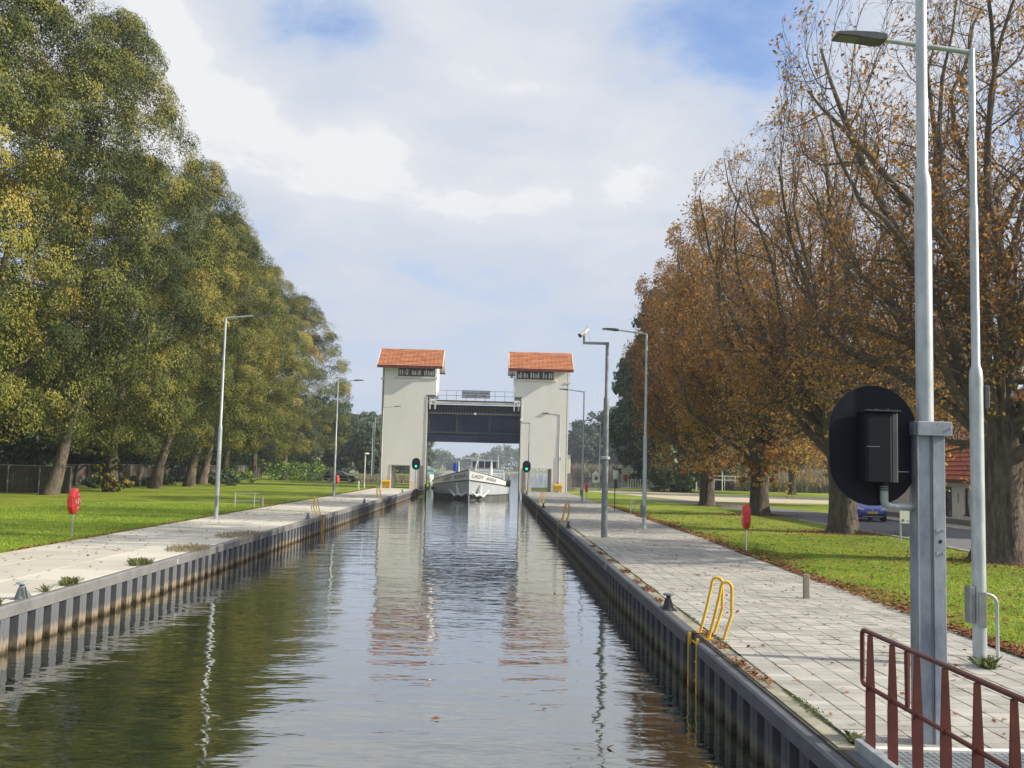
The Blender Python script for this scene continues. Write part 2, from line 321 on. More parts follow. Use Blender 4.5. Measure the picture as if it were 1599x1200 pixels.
def thing(name, label, cat, loc=(0, 0, 0), rz=0, group=None):
    return tag(link(name, None, None, loc, rz), label, cat, group)
def copy_tree(o, parent=None):
    c = o.copy(); COL.objects.link(c); c.parent = parent
    for ch in list(o.children): copy_tree(ch, c)
    return c
def dup(o, label, loc, rz=None, scale=None):
    c = copy_tree(o); c.location = loc; c['label'] = label
    if rz is not None: c.rotation_euler[2] = rz
    if scale is not None: c.scale = scale
    return c
def npmesh(name, verts, faces, mats, tint=None, mi=None, smooth=False, flat=False):
    verts = np.ascontiguousarray(verts, dtype=np.float32); faces = np.ascontiguousarray(faces, dtype=np.int32)
    me = bpy.data.meshes.new(name); k = faces.shape[1]
    me.vertices.add(len(verts)); me.vertices.foreach_set('co', verts.ravel())
    me.loops.add(faces.size); me.loops.foreach_set('vertex_index', faces.ravel())
    me.polygons.add(len(faces)); me.polygons.foreach_set('loop_start', np.arange(0, faces.size, k, dtype=np.int32))
    for m in (mats if isinstance(mats, (list, tuple)) else [mats]): me.materials.append(m)
    if mi is not None: me.polygons.foreach_set('material_index', np.asarray(mi, dtype=np.int32))
    me.update(calc_edges=True)
    if tint is not None:
        a = me.attributes.new('tint', 'FLOAT', 'POINT'); a.data.foreach_set('value', np.asarray(tint, dtype=np.float32))
    if smooth: me.shade_smooth()
    if flat: me.shade_flat()
    return me
def norm(a): return a/np.maximum(np.linalg.norm(a, axis=-1, keepdims=True), 1e-9)
def leaf_quads(C, Nn, size, aspect=.6, tint=None):
    """pointed, slightly folded leaves: centre, normal, length"""
    n = len(C); Nn = norm(Nn); r = rng.normal(size=(n, 3)); T = norm(r-(r*Nn).sum(1, keepdims=True)*Nn); B = np.cross(Nn, T)
    s = (size*(.7+.6*rng.random(n)))[:, None] if np.ndim(size) else (size*(.7+.6*rng.random(n)))[:, None]
    V = np.stack([C-T*s*.5, C+B*s*aspect*.5+Nn*s*.08, C+T*s*.5, C-B*s*aspect*.5+Nn*s*.08], 1).reshape(-1, 3)
    Fq = np.arange(n*4).reshape(n, 4)
    tt = None if tint is None else np.repeat(tint, 4)
    return V, Fq, tt
def tubes(P, Rr, sides):
    """P [N,S,3] R [N,S] -> verts, quads"""
    n, S, _ = P.shape
    T = np.empty_like(P); T[:, 1:-1] = P[:, 2:]-P[:, :-2]; T[:, 0] = P[:, 1]-P[:, 0]; T[:, -1] = P[:, -1]-P[:, -2]; T = norm(T)
    ref = np.where(np.abs(T[:, :1, 2:3]) > .9, np.array([1., 0, 0]), np.array([0, 0, 1.])); ref = np.broadcast_to(ref, T.shape)
    A = norm(np.cross(T, ref)); B = np.cross(T, A)
    an = 2*np.pi*np.arange(sides)/sides
    V = P[:, :, None]+Rr[:, :, None, None]*(A[:, :, None]*np.cos(an)[:, None]+B[:, :, None]*np.sin(an)[:, None])
    idx = np.arange(n*S*sides).reshape(n, S, sides); nx = np.roll(idx, -1, 2)
    Fq = np.stack([idx[:, :-1], nx[:, :-1], nx[:, 1:], idx[:, 1:]], -1).reshape(-1, 4)
    return V.reshape(-1, 3), Fq
def join(parts):
    V = []; Fq = []; o = 0
    for v, f in parts: V.append(v); Fq.append(f+o); o += len(v)
    return np.concatenate(V), np.concatenate(Fq)

# ------------------------------------------------------------------ setting: water, ground, quays
def xl(y): return -7.74-.0037*(max(y, 0)-8)        # left wall face
def xle(y): return xl(y)-4.33                      # left paving edge
XR = 2.97                                          # right wall face
def xre(y): return min(7.85, 7.12+.018*max(y, 0))  # right paving edge
WZ = -.78
MB().add([(-900, -60, WZ), (900, -60, WZ), (900, 2600, WZ), (-900, 2600, WZ)], [(0, 1, 2, 3)]).build('water', m_water)['kind'] = 'structure'
def sheet(name, pts, z, m, skirt=0.0, kind='structure'):
    b = MB(); n = len(pts); b.add([(x, y, z) for x, y in pts], [tuple(range(n))])
    if skirt:
        for i in range(n):
            a, c = pts[i], pts[(i+1) % n]
            b.add([(a[0], a[1], z-skirt), (c[0], c[1], z-skirt), (c[0], c[1], z), (a[0], a[1], z)], [(0, 1, 2, 3)])
    o = b.build(name, m); o['kind'] = kind; return o
gl = [(-900, -60), (xle(0), -60), (xle(0), 0), (xle(107), 107.5), (xl(112)-.5, 107.5), (xl(112)-.5, 122), (-9.5, 150), (-13, 200), (-20, 290), (-60, 340), (-900, 345)]
sheet('ground', gl, 0, m_grass, 3)
gr = [(xre(0), -60), (900, -60), (900, 330), (300, 330), (120, 200), (58, 150), (34, 142), (12, 139), (4.2, 128), (3.6, 112), (7.85, 112), (7.85, 41), (xre(0), 0)]
sheet('ground', gr, 0, m_grass, 3)
sheet('ground', [(-900, 640), (-60, 600), (60, 800), (900, 700), (900, 3000), (-900, 3000)], 0, m_verge, 2)
sheet('ground', [(22, 352), (60, 338), (300, 332), (900, 332), (900, 690), (300, 600), (60, 420)], -.05, m_verge, 2)
# bedding under the paving and the strips behind the caps
bed = MB()
YB = [-8, 8, 25, 50, 80, 107.5]
for a, c in zip(YB, YB[1:]):
    bed.add([(XR+.12, a, -.014), (8.2, a, -.014), (8.2, c, -.014), (XR+.12, c, -.014)], [(0, 1, 2, 3)])
    bed.add([(xle(a)-.3, a, -.014), (xl(a)-.12, a, -.014), (xl(c)-.12, c, -.014), (xle(c)-.3, c, -.014)], [(0, 1, 2, 3)])
bed.add([(XR+.12, 107.5, -.014), (8.2, 107.5, -.014), (8.2, 113, -.014), (XR+.12, 113, -.014)], [(0, 1, 2, 3)])
bed.build('paving_bed', m_joint)['kind'] = 'structure'
# right quay: pavers 30 x 20 cm
pv = tag(link('pavement', None), kind='structure')
def paver_mesh(w, l):
    return MB().box(0, w, 0, l, -.06, 0, c=.006).mesh('paver', m_paver)
pm = paver_mesh(.287, .186)
cols = 15; y = 9.12; cnt = 0
bv = []; bf = []; bt = []; o = 0
tmpl = MB().box(0, .287, 0, .184, -.012, 0)
tv = np.array(tmpl.v); tf = np.array([f for f in tmpl.f if f != (0, 3, 2, 1)])
while y < 112:
    for c in range(cols):
        x = 3.34+c*.30
        if x+.15 > xre(y): continue
        dz = rng.normal()*.0022
        if cnt < 300:
            p = link('paver', pm, pv, (x+rng.normal()*.002, y+rng.normal()*.002, dz)); cnt += 1
            p.rotation_euler = (rng.normal()*.004, rng.normal()*.004, rng.normal()*.006)
        else:
            w = tv+np.array([x+rng.normal()*.002, y, dz-.001]); w[:, 2] += (tv[:, 0]-.15)*rng.normal()*.004
            bv.append(w); bf.append(tf+o); o += 8; bt.append(np.full(8, rng.random()*50))
    y += .20
link('distant_pavers', npmesh('distant_pavers', np.concatenate(bv), np.concatenate(bf), m_paver, np.concatenate(bt), flat=True), pv)['kind'] = 'stuff'
# concrete strip behind the cap, with moss seam
sb = MB()
y = 9.1
while y < 107:
    y2 = min(y+1.6+random.random()*.5, 107); sb.box(XR+.165, 3.315, y, y2-.01, -.2, -.004+random.uniform(-.003, .003)); y = y2
sb.build('edge_strip', m_strip, pv)
# left quay: big pale slabs
pl = tag(link('pavement', None), kind='structure')
slabm = {}
y = 6.0; k = 0
while y < 107:
    for c in range(3):
        w = (4.33-.20)/3
        x1 = xl(y+1)-.19-c*w
        key = 'slab'
        if key not in slabm: slabm[key] = MB().box(-w+.014, 0, 0, 1.985, -.1, 0, c=.005).mesh('slab', m_slab)
        s = link('slab', slabm[key], pl, (x1, y, rng.normal()*.0015)); s.rotation_euler = (rng.normal()*.0006, rng.normal()*.0006, .0037)
    y += 2.0; k += 1

# quay walls
def quay_wall(side, label):
    th = thing('quay_wall', label, 'quay wall')
    sg = 1 if side > 0 else -1                     # land is at +x on the right
    def X(y): return XR if side > 0 else xl(y)
    prof = [(0, 0), (0, .31), (.36, .335), (.36, .595), (.0, .62)]
    def pile():
        b = MB(); v = []; f = []
        for i, (d, yy) in enumerate(prof): v += [(sg*(d+.03), yy, -2.2), (sg*(d+.03), yy, -.16)]
        for i in range(len(prof)-1): f.append((2*i, 2*i+2, 2*i+3, 2*i+1))
        b.add(v, f)
        b.add([(sg*.028, .12, -2.2), (sg*.022, .125, -2.2), (sg*.022, .125, -.23), (sg*.028, .12, -.23)], [(0, 1, 2, 3)])
        return b.mesh('pile', m_pile_shade if sg > 0 else m_pile)
    pmh = pile()
    y = -6.0
    while y < 107.3:
        link('pile', pmh, th, (X(y), y, rng.normal()*.004)); y += .62
    # cap beams in lengths, the near faces of the ladders left open
    joints = ([-6, 3.0, 14.55, 15.45, 26.3, 36.8, 46.2, 47.0, 58, 69.4, 70.2, 82, 94, 104.6, 105.3, 108] if side > 0 else
              [-6, 3, 14.6, 15.4, 25.2, 36, 46.6, 47.4, 58, 73.0, 73.8, 84, 95, 104.4, 105.1, 107.6])
    gaps = {14.55, 46.2, 69.4, 104.6, 14.6, 46.6, 73.0, 104.4}
    for a, c in zip(joints, joints[1:]):
        b = MB()
        zt = .0 if not (side > 0 and c <= 15) else -.03
        if a in gaps:
            cap_d = .13; zt2 = zt-.05
        else: cap_d = 0; zt2 = zt
        xa, xb = X(a)+sg*cap_d, X(c)+sg*cap_d
        w = .155-cap_d*.2; c_ = .025
        pr = [(0, -.20), (0, zt2-c_), (c_, zt2), (w, zt2), (w, -.20)]
        v = [(xa+sg*p, a+.008, z) for p, z in pr]+[(xb+sg*p, c-.008, z) for p, z in pr]
        n = 5; b.add(v, [tuple(range(n)), tuple(range(2*n-1, n-1, -1))]+[(i, i+n, (i+1) % n+n, (i+1) % n) for i in range(n)])
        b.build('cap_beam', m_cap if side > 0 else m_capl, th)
    if side < 0:
        b = MB()
        for a in range(6, 107, 3): b.box(xl(a)-.185, xl(a)-.158, a, a+2.99, -.2, -.006)
        b.build('edge_strip', m_strip, th)
    for yy in ([26.3, 36.8, 58, 82] if side > 0 else [25.2, 36, 58, 84]):
        MB().box(X(yy)-sg*.02, X(yy)+sg*.03, yy-.05, yy+.05, -.17, -.05, c=.01).build('joint_bracket', m_galv, th)
    return th
quay_wall(1, 'steel sheet pile wall in shade-darkened colour with grey cap along the right tiled quay')
quay_wall(-1, 'pale capped steel sheet pile wall along the left concrete quay')

# deck at the lock head, lower right
dk = thing('bridge_deck', 'grated steel bridge deck with white edge strip at the lower right', 'bridge deck')
MB().box(3.33, 8.2, 9.02, 9.10, -.3, .012, c=.006).build('edge_plate', m_white, dk)
g_ = MB()
for i in range(90):
    yy = 5.0+i*.045
    if yy > 8.98: break
    g_.box(3.46, 7.6, yy, yy+.012, -.035, .0)
for i in range(70):
    g_.box(3.46+i*.06, 3.468+i*.06, 5.0, 8.99, -.035, .003)
go = g_.build('grating', m_galv, dk); go['kind'] = 'stuff'
MB().box(3.3, 7.6, -3, 9.0, -.6, -.2).build('underdeck', m_galvdark, dk)
MB().box(3.24, 3.30, 4.0, 9.0, -.30, .10, c=.008).build('side_angle', m_galv, dk)
MB().box(3.31, 3.45, 4.0, 9.0, -.02, .015).build('side_flange', m_galv, dk)
MB().box(XR+.17, 3.23, 4, 8.98, -.16, .0, c=.01).build('cover_plate', m_cap, dk)
# brown railing
rl = thing('railing', 'red-brown steel railing with tapered flat posts beside the bridge deck', 'railing')
RX = 3.385
posts = [9.0-.495*i for i in range(9)]
for yy in posts:
    wb, wt = .042, .022
    b = MB(); b.add([(RX-wb, yy-.008, .012), (RX+wb, yy-.008, .012), (RX+wb, yy-.008, .45), (RX+wt, yy-.008, 1.0), (RX-wt, yy-.008, 1.0), (RX-wb, yy-.008, .45),
                     (RX-wb, yy+.008, .012), (RX+wb, yy+.008, .012), (RX+wb, yy+.008, .45), (RX+wt, yy+.008, 1.0), (RX-wt, yy+.008, 1.0), (RX-wb, yy+.008, .45)],
                    [(0, 1, 2, 3, 4, 5), (11, 10, 9, 8, 7, 6)]+[(i, i+6, (i+1) % 6+6, (i+1) % 6) for i in range(6)])
    b.build('post', m_brown, rl)
def arc(cy, cz, r, a0, a1, n=5): return [(cy+r*math.cos(R_(a0+(a1-a0)*i/n)), cz+r*math.sin(R_(a0+(a1-a0)*i/n))) for i in range(n+1)]
def yz(pts): return [(RX, a, c) for a, c in pts]
MB().tube(yz([(8.2, 1.02)]+[(9.12, 1.02)]+arc(9.14, .97, .05, 90, 0)+[(9.19, .62)]+arc(9.14, .59, .05, 0, -90)+[(8.2, .54)]), .021, 10).build('top_rail', m_brown, rl, smooth=True)
MB().tube(yz([(4.9, 1.02), (8.2, 1.02)]), .021, 10).build('top_rail', m_brown, rl, smooth=True)
MB().tube(yz([(4.9, .54), (8.2, .54)]), .019, 10).build('middle_rail', m_brown, rl, smooth=True)
b = MB(); b.tube(yz([(8.2, 1.0), (8.2, .56)]), [.026, .022], 6); b.build('upright', m_brown, rl)

# galvanised column, mast and the ship signal seen from behind
mc = thing('signal_mast', 'thick galvanised column and mast carrying the black ship signal', 'mast', (4.045, 9.32, 0))
b = MB(); b.box(-.135, .135, -.08, .08, 0, 2.90, c=.01); b.build('column', m_galvcol, mc)
b = MB(); b.box(-.137, -.124, -.125, -.082, 0, 2.88); b.box(.018, .133, -.098, -.082, 0, 2.86, c=.005); b.build('flange', m_galvcol, mc)
MB().box(-.002, .012, -.086, -.0805, 0, 2.86).build('seam', m_galvdark, mc)
b = MB(); b.box(-.145, .18, -.155, -.10, 2.80, 2.93, c=.008); b.box(-.152, -.139, -.10, .10, 2.80, 2.93); b.build('clamp', m_galvcol, mc)
for x_, z_ in ((.05, 1.93), (.11, 1.93), (.05, 1.72), (.11, 1.72), (.165, 2.87)):
    MB().tube([(x_, -.096 if z_ < 2 else -.153, z_), (x_, -.108 if z_ < 2 else -.165, z_)], .012, 8).build('bolt', m_galv, mc)
MB().tube([(.08, -.0975, 1.825), (.08, -.0995, 1.825)], .018, 12).build('hole', m_blackflat, mc)
b = MB(); b.tube_z([(.078, 2.6), (.077, 5.20), (.070, 5.27), (.052, 5.33), (.050, 9.5), (.045, 11.5)], (-.01, 0.0, 0), 20, 0); b.build('pole', m_galv, mc, smooth=True)
b = MB(); b.tube([(-.13, -.02, 2.135), (-.25, -.02, 2.135), (-.36, -.02, 2.135), (-.40, -.02, 2.15), (-.41, -.02, 2.19), (-.41, -.02, 2.33)], .038, 14); b.build('bracket', m_galv, mc, smooth=True)
sgp = MB()
def stadium(hw, hh, n=14):
    r = hw; d = hh-hw
    return [(r*math.cos(a), d+r*math.sin(a)) for a in np.linspace(0, math.pi, n)]+[(r*math.cos(a), -d+r*math.sin(a)) for a in np.linspace(math.pi, 2*math.pi, n)]
sx = -.495
sgp.prism([(sx+p[0], 2.70+p[1]) for p in stadium(.405, .56)], .015, .030, 'y'); sgp.build('backing_board', m_black, mc)
b = MB(); b.prism([(sx+p[0], 2.70+p[1]) for p in stadium(.412, .567)], .031, .045, 'y'); b.build('board_rim', m_blackflat, mc)
b = MB(); b.box(sx-.15, sx+.09, -.22, .012, 2.36, 3.0, c=.02); b.build('signal_housing', m_black, mc)
b = MB(); b.box(sx+.092, sx+.155, -.19, .012, 2.36, 3.0, c=.012); b.build('housing_door', m_lumi, mc)
b = MB(); b.box(sx-.16, sx+.165, -.235, -.0, 3.005, 3.02, c=.004); b.tube([(sx-.02, -.1, 3.02), (sx-.02, -.1, 3.04)], .012, 8); b.tube([(sx+.09, -.1, 3.02), (sx+.09, -.1, 3.04)], .012, 8); b.build('housing_lid', m_blackflat, mc)
b = MB()
for i in range(4): b.tube([(-.41, -.02, 2.28+i*.02), (-.41, -.02, 2.292+i*.02)], .046, 12)
b.build('collar', m_blackflat, mc)
MB().box(sx+.2, sx+.33, .008, .014, 2.455, 2.463).build('trim_line', m_galv, mc); MB().box(sx-.15, sx-.03, -.2225, -.2205, 2.68, 2.684).build('trim_line', m_galv, mc)
for z_, m_ in ((2.95, m_lens), (2.45, m_lens)):
    MB().tube([(sx, .046, z_), (sx, .10, z_)], .11, 18).build('lens', m_, mc)

# ------------------------------------------------------------------ lamps
def make_lamp(side, label, loc, h=8.25):
    t_ = thing('street_lamp', label, 'street lamp', loc, 0, 'lamps along the two quays')
    MB().tube_z([(.088, 0), (.086, 3.75), (.078, 3.85), (.055, 3.92), (.053, 6.05), (.046, 6.1), (.044, h)], (0, 0, 0), 18, 0).build('pole', m_galv, t_, smooth=True)
    MB().tube([(0, 0, h-.04), (side*.62, 0, h+.03), (side*1.25, 0, h+.10)], [.036, .033, .03], 12).build('arm', m_galv, t_, smooth=True)
    b = MB(); s = side; z = h+.10
    pr = [(s*1.2, z-.035), (s*1.2, z+.03), (s*1.35, z+.055), (s*1.7, z+.06), (s*1.88, z+.045), (s*1.88, z+.015), (s*1.55, z-.012), (s*1.32, z-.045)]
    b.prism(pr, -.13, .13, 'y'); lu = b.build('luminaire', m_lumi, t_)
    MB().prism([(s*1.57, z-.012), (s*1.86, z+.012), (s*1.86, z+.006), (s*1.57, z-.020)], -.10, .10, 'y').build('glass', m_lampglass, lu)
    MB().box(-.05, .05, -.093, -.08, .5, .95).build('hatch', m_galvdark, t_)
    b = MB(); b.box(-.16*side, -.09*side, -.05, .05, 3.35, 3.65, c=.012); b.build('junction_box', m_lumi, t_)
    return t_
lp = make_lamp(-1, 'nearest tall street lamp behind the signal mast, its arm reaching left', (6.36, 13.1, 0))
MB().box(-.17, -.09, -.08, .06, .55, 1.02, c=.01).build('cabinet', m_galvdark, lp)
dup(lp, 'street lamp on the right quay next to the camera pole', (6.3, 41.9, 0))
dup(lp, 'street lamp between the camera pole and the right white tower', (6.54, 74.2, 0))
dup(lp, 'street lamp standing in front of the right white tower', (6.85, 106.6, 0))
l1 = make_lamp(1, 'nearest street lamp on the left quay with arm over the canal', (-11.58, 42.3, 0), 8.5)
dup(l1, 'street lamp beside the black car, between lawn and left quay', (-11.73, 73.9, 0))
dup(l1, 'street lamp touching the outer corner of the left tower', (-11.9, 105.6, 0))
dup(l1, 'hazy street lamp seen just left of the left tower, behind it', (-15.4, 128, 0))
dup(l1, 'farthest hazy street lamp left of the left tower', (-17.6, 144, 0))
dup(lp, 'slim distant street lamp by the water right of the right tower', (12.6, 120, 0))
# camera poles
def cam_pole(label, loc, h, k=1.0):
    t_ = thing('camera_pole', label, 'camera pole', loc, 0, 'camera poles on the right quay')
    MB().tube_z([(.115*k, 0), (.11*k, 2.85), (.10*k, 5.0), (.065*k, 5.12), (.06*k, h)], (0, 0, 0), 16, 0).build('pole', m_galvdark, t_, smooth=True)
    MB().tube_z([(.12*k, 2.80), (.17*k, 2.82), (.17*k, 2.90), (.12*k, 2.92)], (0, 0, 0), 16, 0).build('collar', m_galv, t_)
    MB().box(-.90, .06, -.045, .045, h-.09, h).build('arm', m_galvdark, t_)
    MB().tube([(-.86, 0, h), (-.86, 0, h+.22)], .035, 10).build('stem', m_lumi, t_)
    b = MB(); b.tube([(-1.02, -.05, h+.22), (-.86, 0, h+.32), (-.72, .05, h+.50)], [.07, .085, .065], 12); b.tube([(-1.04, -.06, h+.20), (-1.0, -.045, h+.235)], [.08, .08], 12, 1)
    b.build('security_camera', [m_white, m_blackflat], t_)
    MB().tube([(-.62, 0, h), (-.70, 0, h+.3), (-.76, 0, h+.62)], .008, 5).build('spike', m_galv, t_)
    return t_
cp = cam_pole('tall grey camera pole on the right quay with white camera on a short arm', (4.03, 36.4, 0), 7.1)
cam_pole('thin camera pole in front of the right tower beside the green signal', (3.55, 104.6, 0), 7.2, .6)

# ------------------------------------------------------------------ ladders and bollards
def ladder(label, loc, sg):
    t_ = thing('quay_ladder', label, 'ladder', loc, 0, 'yellow quay ladders')
    for yy in (-.30, .30):
        pr = [(sg*.20, .0), (sg*.30, .38), (sg*.375, .72)]+[(sg*(.455-.08*math.cos(a)), .74+.09*math.sin(a)) for a in np.linspace(0.15, math.pi-.15, 7)]+[(sg*.535, .72), (sg*.535, .36), (sg*.42, .0)]
        MB().tube([(x_, yy, z_) for x_, z_ in pr], .022, 10).build('hoop', m_yellow, t_, smooth=True)
        MB().box(sg*.14, sg*.26, yy-.05, yy+.05, .0, .012).build('foot_plate', m_yellow, t_)
        MB().box(sg*.02, sg*.06, yy-.035, yy+.035, -1.3, .004).build('stringer', m_yellow, t_)
    for i in range(5): MB().tube([(sg*.085, -.3, -.12-.27*i), (sg*.085, .3, -.12-.27*i)], .016, 8).build('rung', m_yellow, t_)
    return t_
la = ladder('nearest yellow ladder with two hoops on the right quay', (XR, 15.0, 0), 1)
dup(la, 'yellow ladder behind the camera pole on the right quay edge', (XR, 46.6, 0))
dup(la, 'third yellow ladder along the right quay edge towards the tower', (XR, 69.8, 0))
dup(la, 'yellow ladder at the foot of the right white tower', (XR, 104.9, 0))
lb = ladder('nearest yellow ladder in view on the left quay edge', (xl(47), 47.0, 0), -1)
dup(lb, 'yellow ladder on the left quay past the second lamp', (xl(73), 73.4, 0))
dup(lb, 'yellow ladder at the foot of the left white tower', (xl(104), 104.7, 0))
def bollard(label, loc, sg, m):
    t_ = thing('mooring_bollard', label, 'bollard', loc, 0, 'mooring bollards on the quay caps')
    b = MB()
    for yy in (-.075, .075):
        b.prism([(sg*-.09, 0), (sg*.11, 0), (sg*.045, .20), (sg*-.04, .20)], yy*.6-.010, yy*.6+.010, 'y')
    b.prism([(-.075, 0), (.38, 0), (.34, .035), (.05, .21), (-.06, .23)], sg*.0, sg*.03, 'x')
    b.build('bracket', m, t_)
    MB().tube_z([(.075, .0), (.045, .12), (.042, .25)], (sg*.01, 0, 0), 14, 0).build('neck', m, t_, smooth=True)
    MB().tube_z([(.045, .245), (.095, .255), (.10, .275), (.08, .29)], (sg*.01, 0, 0), 18, 0).build('head', m_galv if sg < 0 else m_galvdark, t_, smooth=True)
    MB().box(sg*-.08, sg*.15, -.1, .4, 0.001, .012).build('base_plate', m, t_)
    return t_
XB = XR+.13
bo = bollard('black mooring bollard just before the nearest yellow ladder', (XB, 17.7, 0), 1, m_gatedark)
dup(bo, 'black mooring bollard beyond the capping joint left of the camera pole', (XB, 41.5, 0))
dup(bo, 'small black bollard by the second ladder on the right quay', (XB, 62.5, 0))
dup(bo, 'tiny black bollard near the right tower on the quay edge', (XB, 95, 0))
bl = bollard('grey mooring bollard with pale round head, nearest on the left quay', (xl(17)-.12, 17.2, 0), -1, m_galvdark)
dup(bl, 'grey mooring bollard on the left quay before the first yellow ladder', (xl(43)-.12, 43.6, 0))
dup(bl, 'grey mooring bollard between the two left ladders', (xl(63)-.12, 63, 0))
dup(bl, 'small grey bollard near the left tower on the quay edge', (xl(90)-.12, 90, 0))
# bollard posts (lighting bollard), hoop
b = MB(); b.box(-.055, .055, -.055, .055, 0, .47, c=.01)
tag(b.build('post', m_wood, None, (6.19, 19.8, 0)), 'short grey square post standing alone on the right paving', 'post')
b = MB(); b.box(-.07, .07, -.07, .07, 0, .5, c=.01)
tag(b.build('post', m_wood, None, (-12.5, 54.5, 0)), 'short wooden post at the lawn edge by the left handrail', 'post')
b = MB(); b.box(-.06, .06, -.06, .06, 0, .85, c=.01)
tag(b.build('post', m_white, None, (-12.9, 96, 0)), 'low white post on the lawn corner before the left tower', 'post')
hp = thing('hoop_barrier', 'curved galvanised hoop barrier right of the nearest street lamp', 'barrier', (6.6, 13.75, 0))
MB().tube([(-.0, 0, 0), (-.0, 0, .72)]+[(.16-.16*math.cos(a), 0, .72+.13*math.sin(a)) for a in np.linspace(.1, math.pi-.1, 8)]+[(.32, 0, .72), (.32, 0, 0)], .024, 10).build('hoop', m_galv, hp, smooth=True)
MB().tube([(-.0, -.03, .42), (0, -.06, .42)], .035, 10).build('cap', m_ringwhite, hp)

# life ring boards
def lifering(label, loc, sg, post=1.05):
    t_ = thing('lifebuoy_stand', label, 'lifebuoy', loc, R_(-6)*sg, 'lifebuoy stands')
    MB().tube([(0, 0, 0), (0, 0, .75)], .025, 8).build('post', m_galv, t_)
    r = .42; zc = 1.07
    def oct_(k): return [(k*r*math.cos(R_(22.5+45*i))*.88, zc+k*r*math.sin(R_(22.5+45*i))*1.0) for i in range(8)]
    b = MB(); n = 8; rings = [(oct_(.86), .10), (oct_(1.0), .04), (oct_(1.0), -.05), (oct_(.80), -.11), (oct_(.45), -.13)]
    v = []; f = []
    for o_, d in rings: v += [(-sg*d*-1*1.0, p[0], p[1]) for p in o_]
    for k in range(len(rings)-1):
        for i in range(8): j = (i+1) % 8; f.append((k*8+i, k*8+j, (k+1)*8+j, (k+1)*8+i))
    f.append(tuple(range(8))); f.append(tuple(range(39, 31, -1)))
    b.add(v, f); b.build('housing', m_red, t_)
    b = MB()
    for i in range(12):
        a = R_(30*i)
        if i % 3: continue
        b.tube([(-sg*.125, .2*math.cos(a+x_), zc+.2*math.sin(a+x_)) for x_ in (-.3, 0, .3)], .02, 6)
    b.tube([(-sg*.135, -.05, zc-.08), (-sg*.135, .0, zc+.02), (-sg*.135, .04, zc+.09)], .02, 6)
    b.build('white_print', m_ringwhite, t_)
    return t_
lifering('red octagonal lifebuoy stand, nearest on the left lawn', (-12.8, 30.9, 0), -1)
lifering('red octagonal lifebuoy stand on the right lawn before the chestnuts', (7.95, 31.5, 0), 1)
lifering('far red lifebuoy stand on the left lawn before the black car', (-13.4, 86, 0), -1)
lifering('far red lifebuoy stand by the street lamp near the right tower', (7.3, 79, 0), 1)
# small handrails
def handrail(label, loc, rz, w, h=.72):
    t_ = thing('handrail', label, 'handrail', loc, rz)
    for x_ in (-w/2+.1, w/2-.25): MB().tube([(x_, 0, 0), (x_, 0, h+.06)], .022, 8).build('post', m_galv, t_)
    for z_ in (h*.45, h): MB().tube([(-w/2, 0, z_-.02), (w/2, 0, z_+.02)], .018, 8).build('rail', m_galv, t_)
handrail('low galvanised handrail on the left lawn right of the lamp', (-13.1, 53.5, 0), R_(6), 1.35)
handrail('low galvanised handrail on the right lawn near the second lamp', (7.95, 57, 0), R_(60), 1.0)
sp = thing('marker_pole', 'thin grey marker pole at the paving edge left of the handrail', 'pole', (7.3, 60.5, 0))
MB().tube([(0, 0, 0), (0, 0, 1.95)], .028, 8).build('pole', m_mesh, sp)
sp = thing('path_light', 'small white path light on a post left of the left tower', 'lamp', (-13.2, 102.5, 0))
MB().tube([(0, 0, 0), (0, 0, 3.5)], .05, 8).build('post', m_white, sp)
MB().tube_z([(.06, 3.42), (.28, 3.5), (.28, 3.56), (.1, 3.62)], (.12, 0, 0), 14, 0).build('lamp_head', m_white, sp)
sp = thing('flagpole', 'slim white pole on the lawn right of the trunk gap', 'pole', (29.2, 86.3, 0))
MB().tube([(0, 0, 0), (0, 0, 4.3)], [.05, .04], 8).build('pole', m_white, sp)

# ------------------------------------------------------------------ lock gate towers
def pantiles(b, x0, x1, ya, za, yb, zb, rows, mi=0):
    """courses from the eave (ya,za) up to the ridge (yb,zb); every course overlaps the one below"""
    nrm = Vector((0, -(zb-za), (yb-ya))).normalized()
    if nrm.z < 0: nrm = -nrm
    nx = max(4, int((x1-x0)/.22)); 
    for r in range(rows):
        a, c = r/rows, (r+1)/rows
        p0 = Vector((0, ya+(yb-ya)*a, za+(zb-za)*a))+nrm*.085; p1 = Vector((0, ya+(yb-ya)*c, za+(zb-za)*c))+nrm*.012
        base = p0-nrm*.05
        v = []; f = []
        for i in range(nx+1):
            x = x0+(x1-x0)*i/nx; w = .018 if i % 2 else 0
            v += [(x, base.y, base.z), (x, p0.y+nrm.y*w, p0.z+nrm.z*w), (x, p1.y+nrm.y*w, p1.z+nrm.z*w)]
        for i in range(nx):
            f += [(3*i, 3*i+3, 3*i+4, 3*i+1), (3*i+1, 3*i+4, 3*i+5, 3*i+2)]
        b.add(v, f, mi)
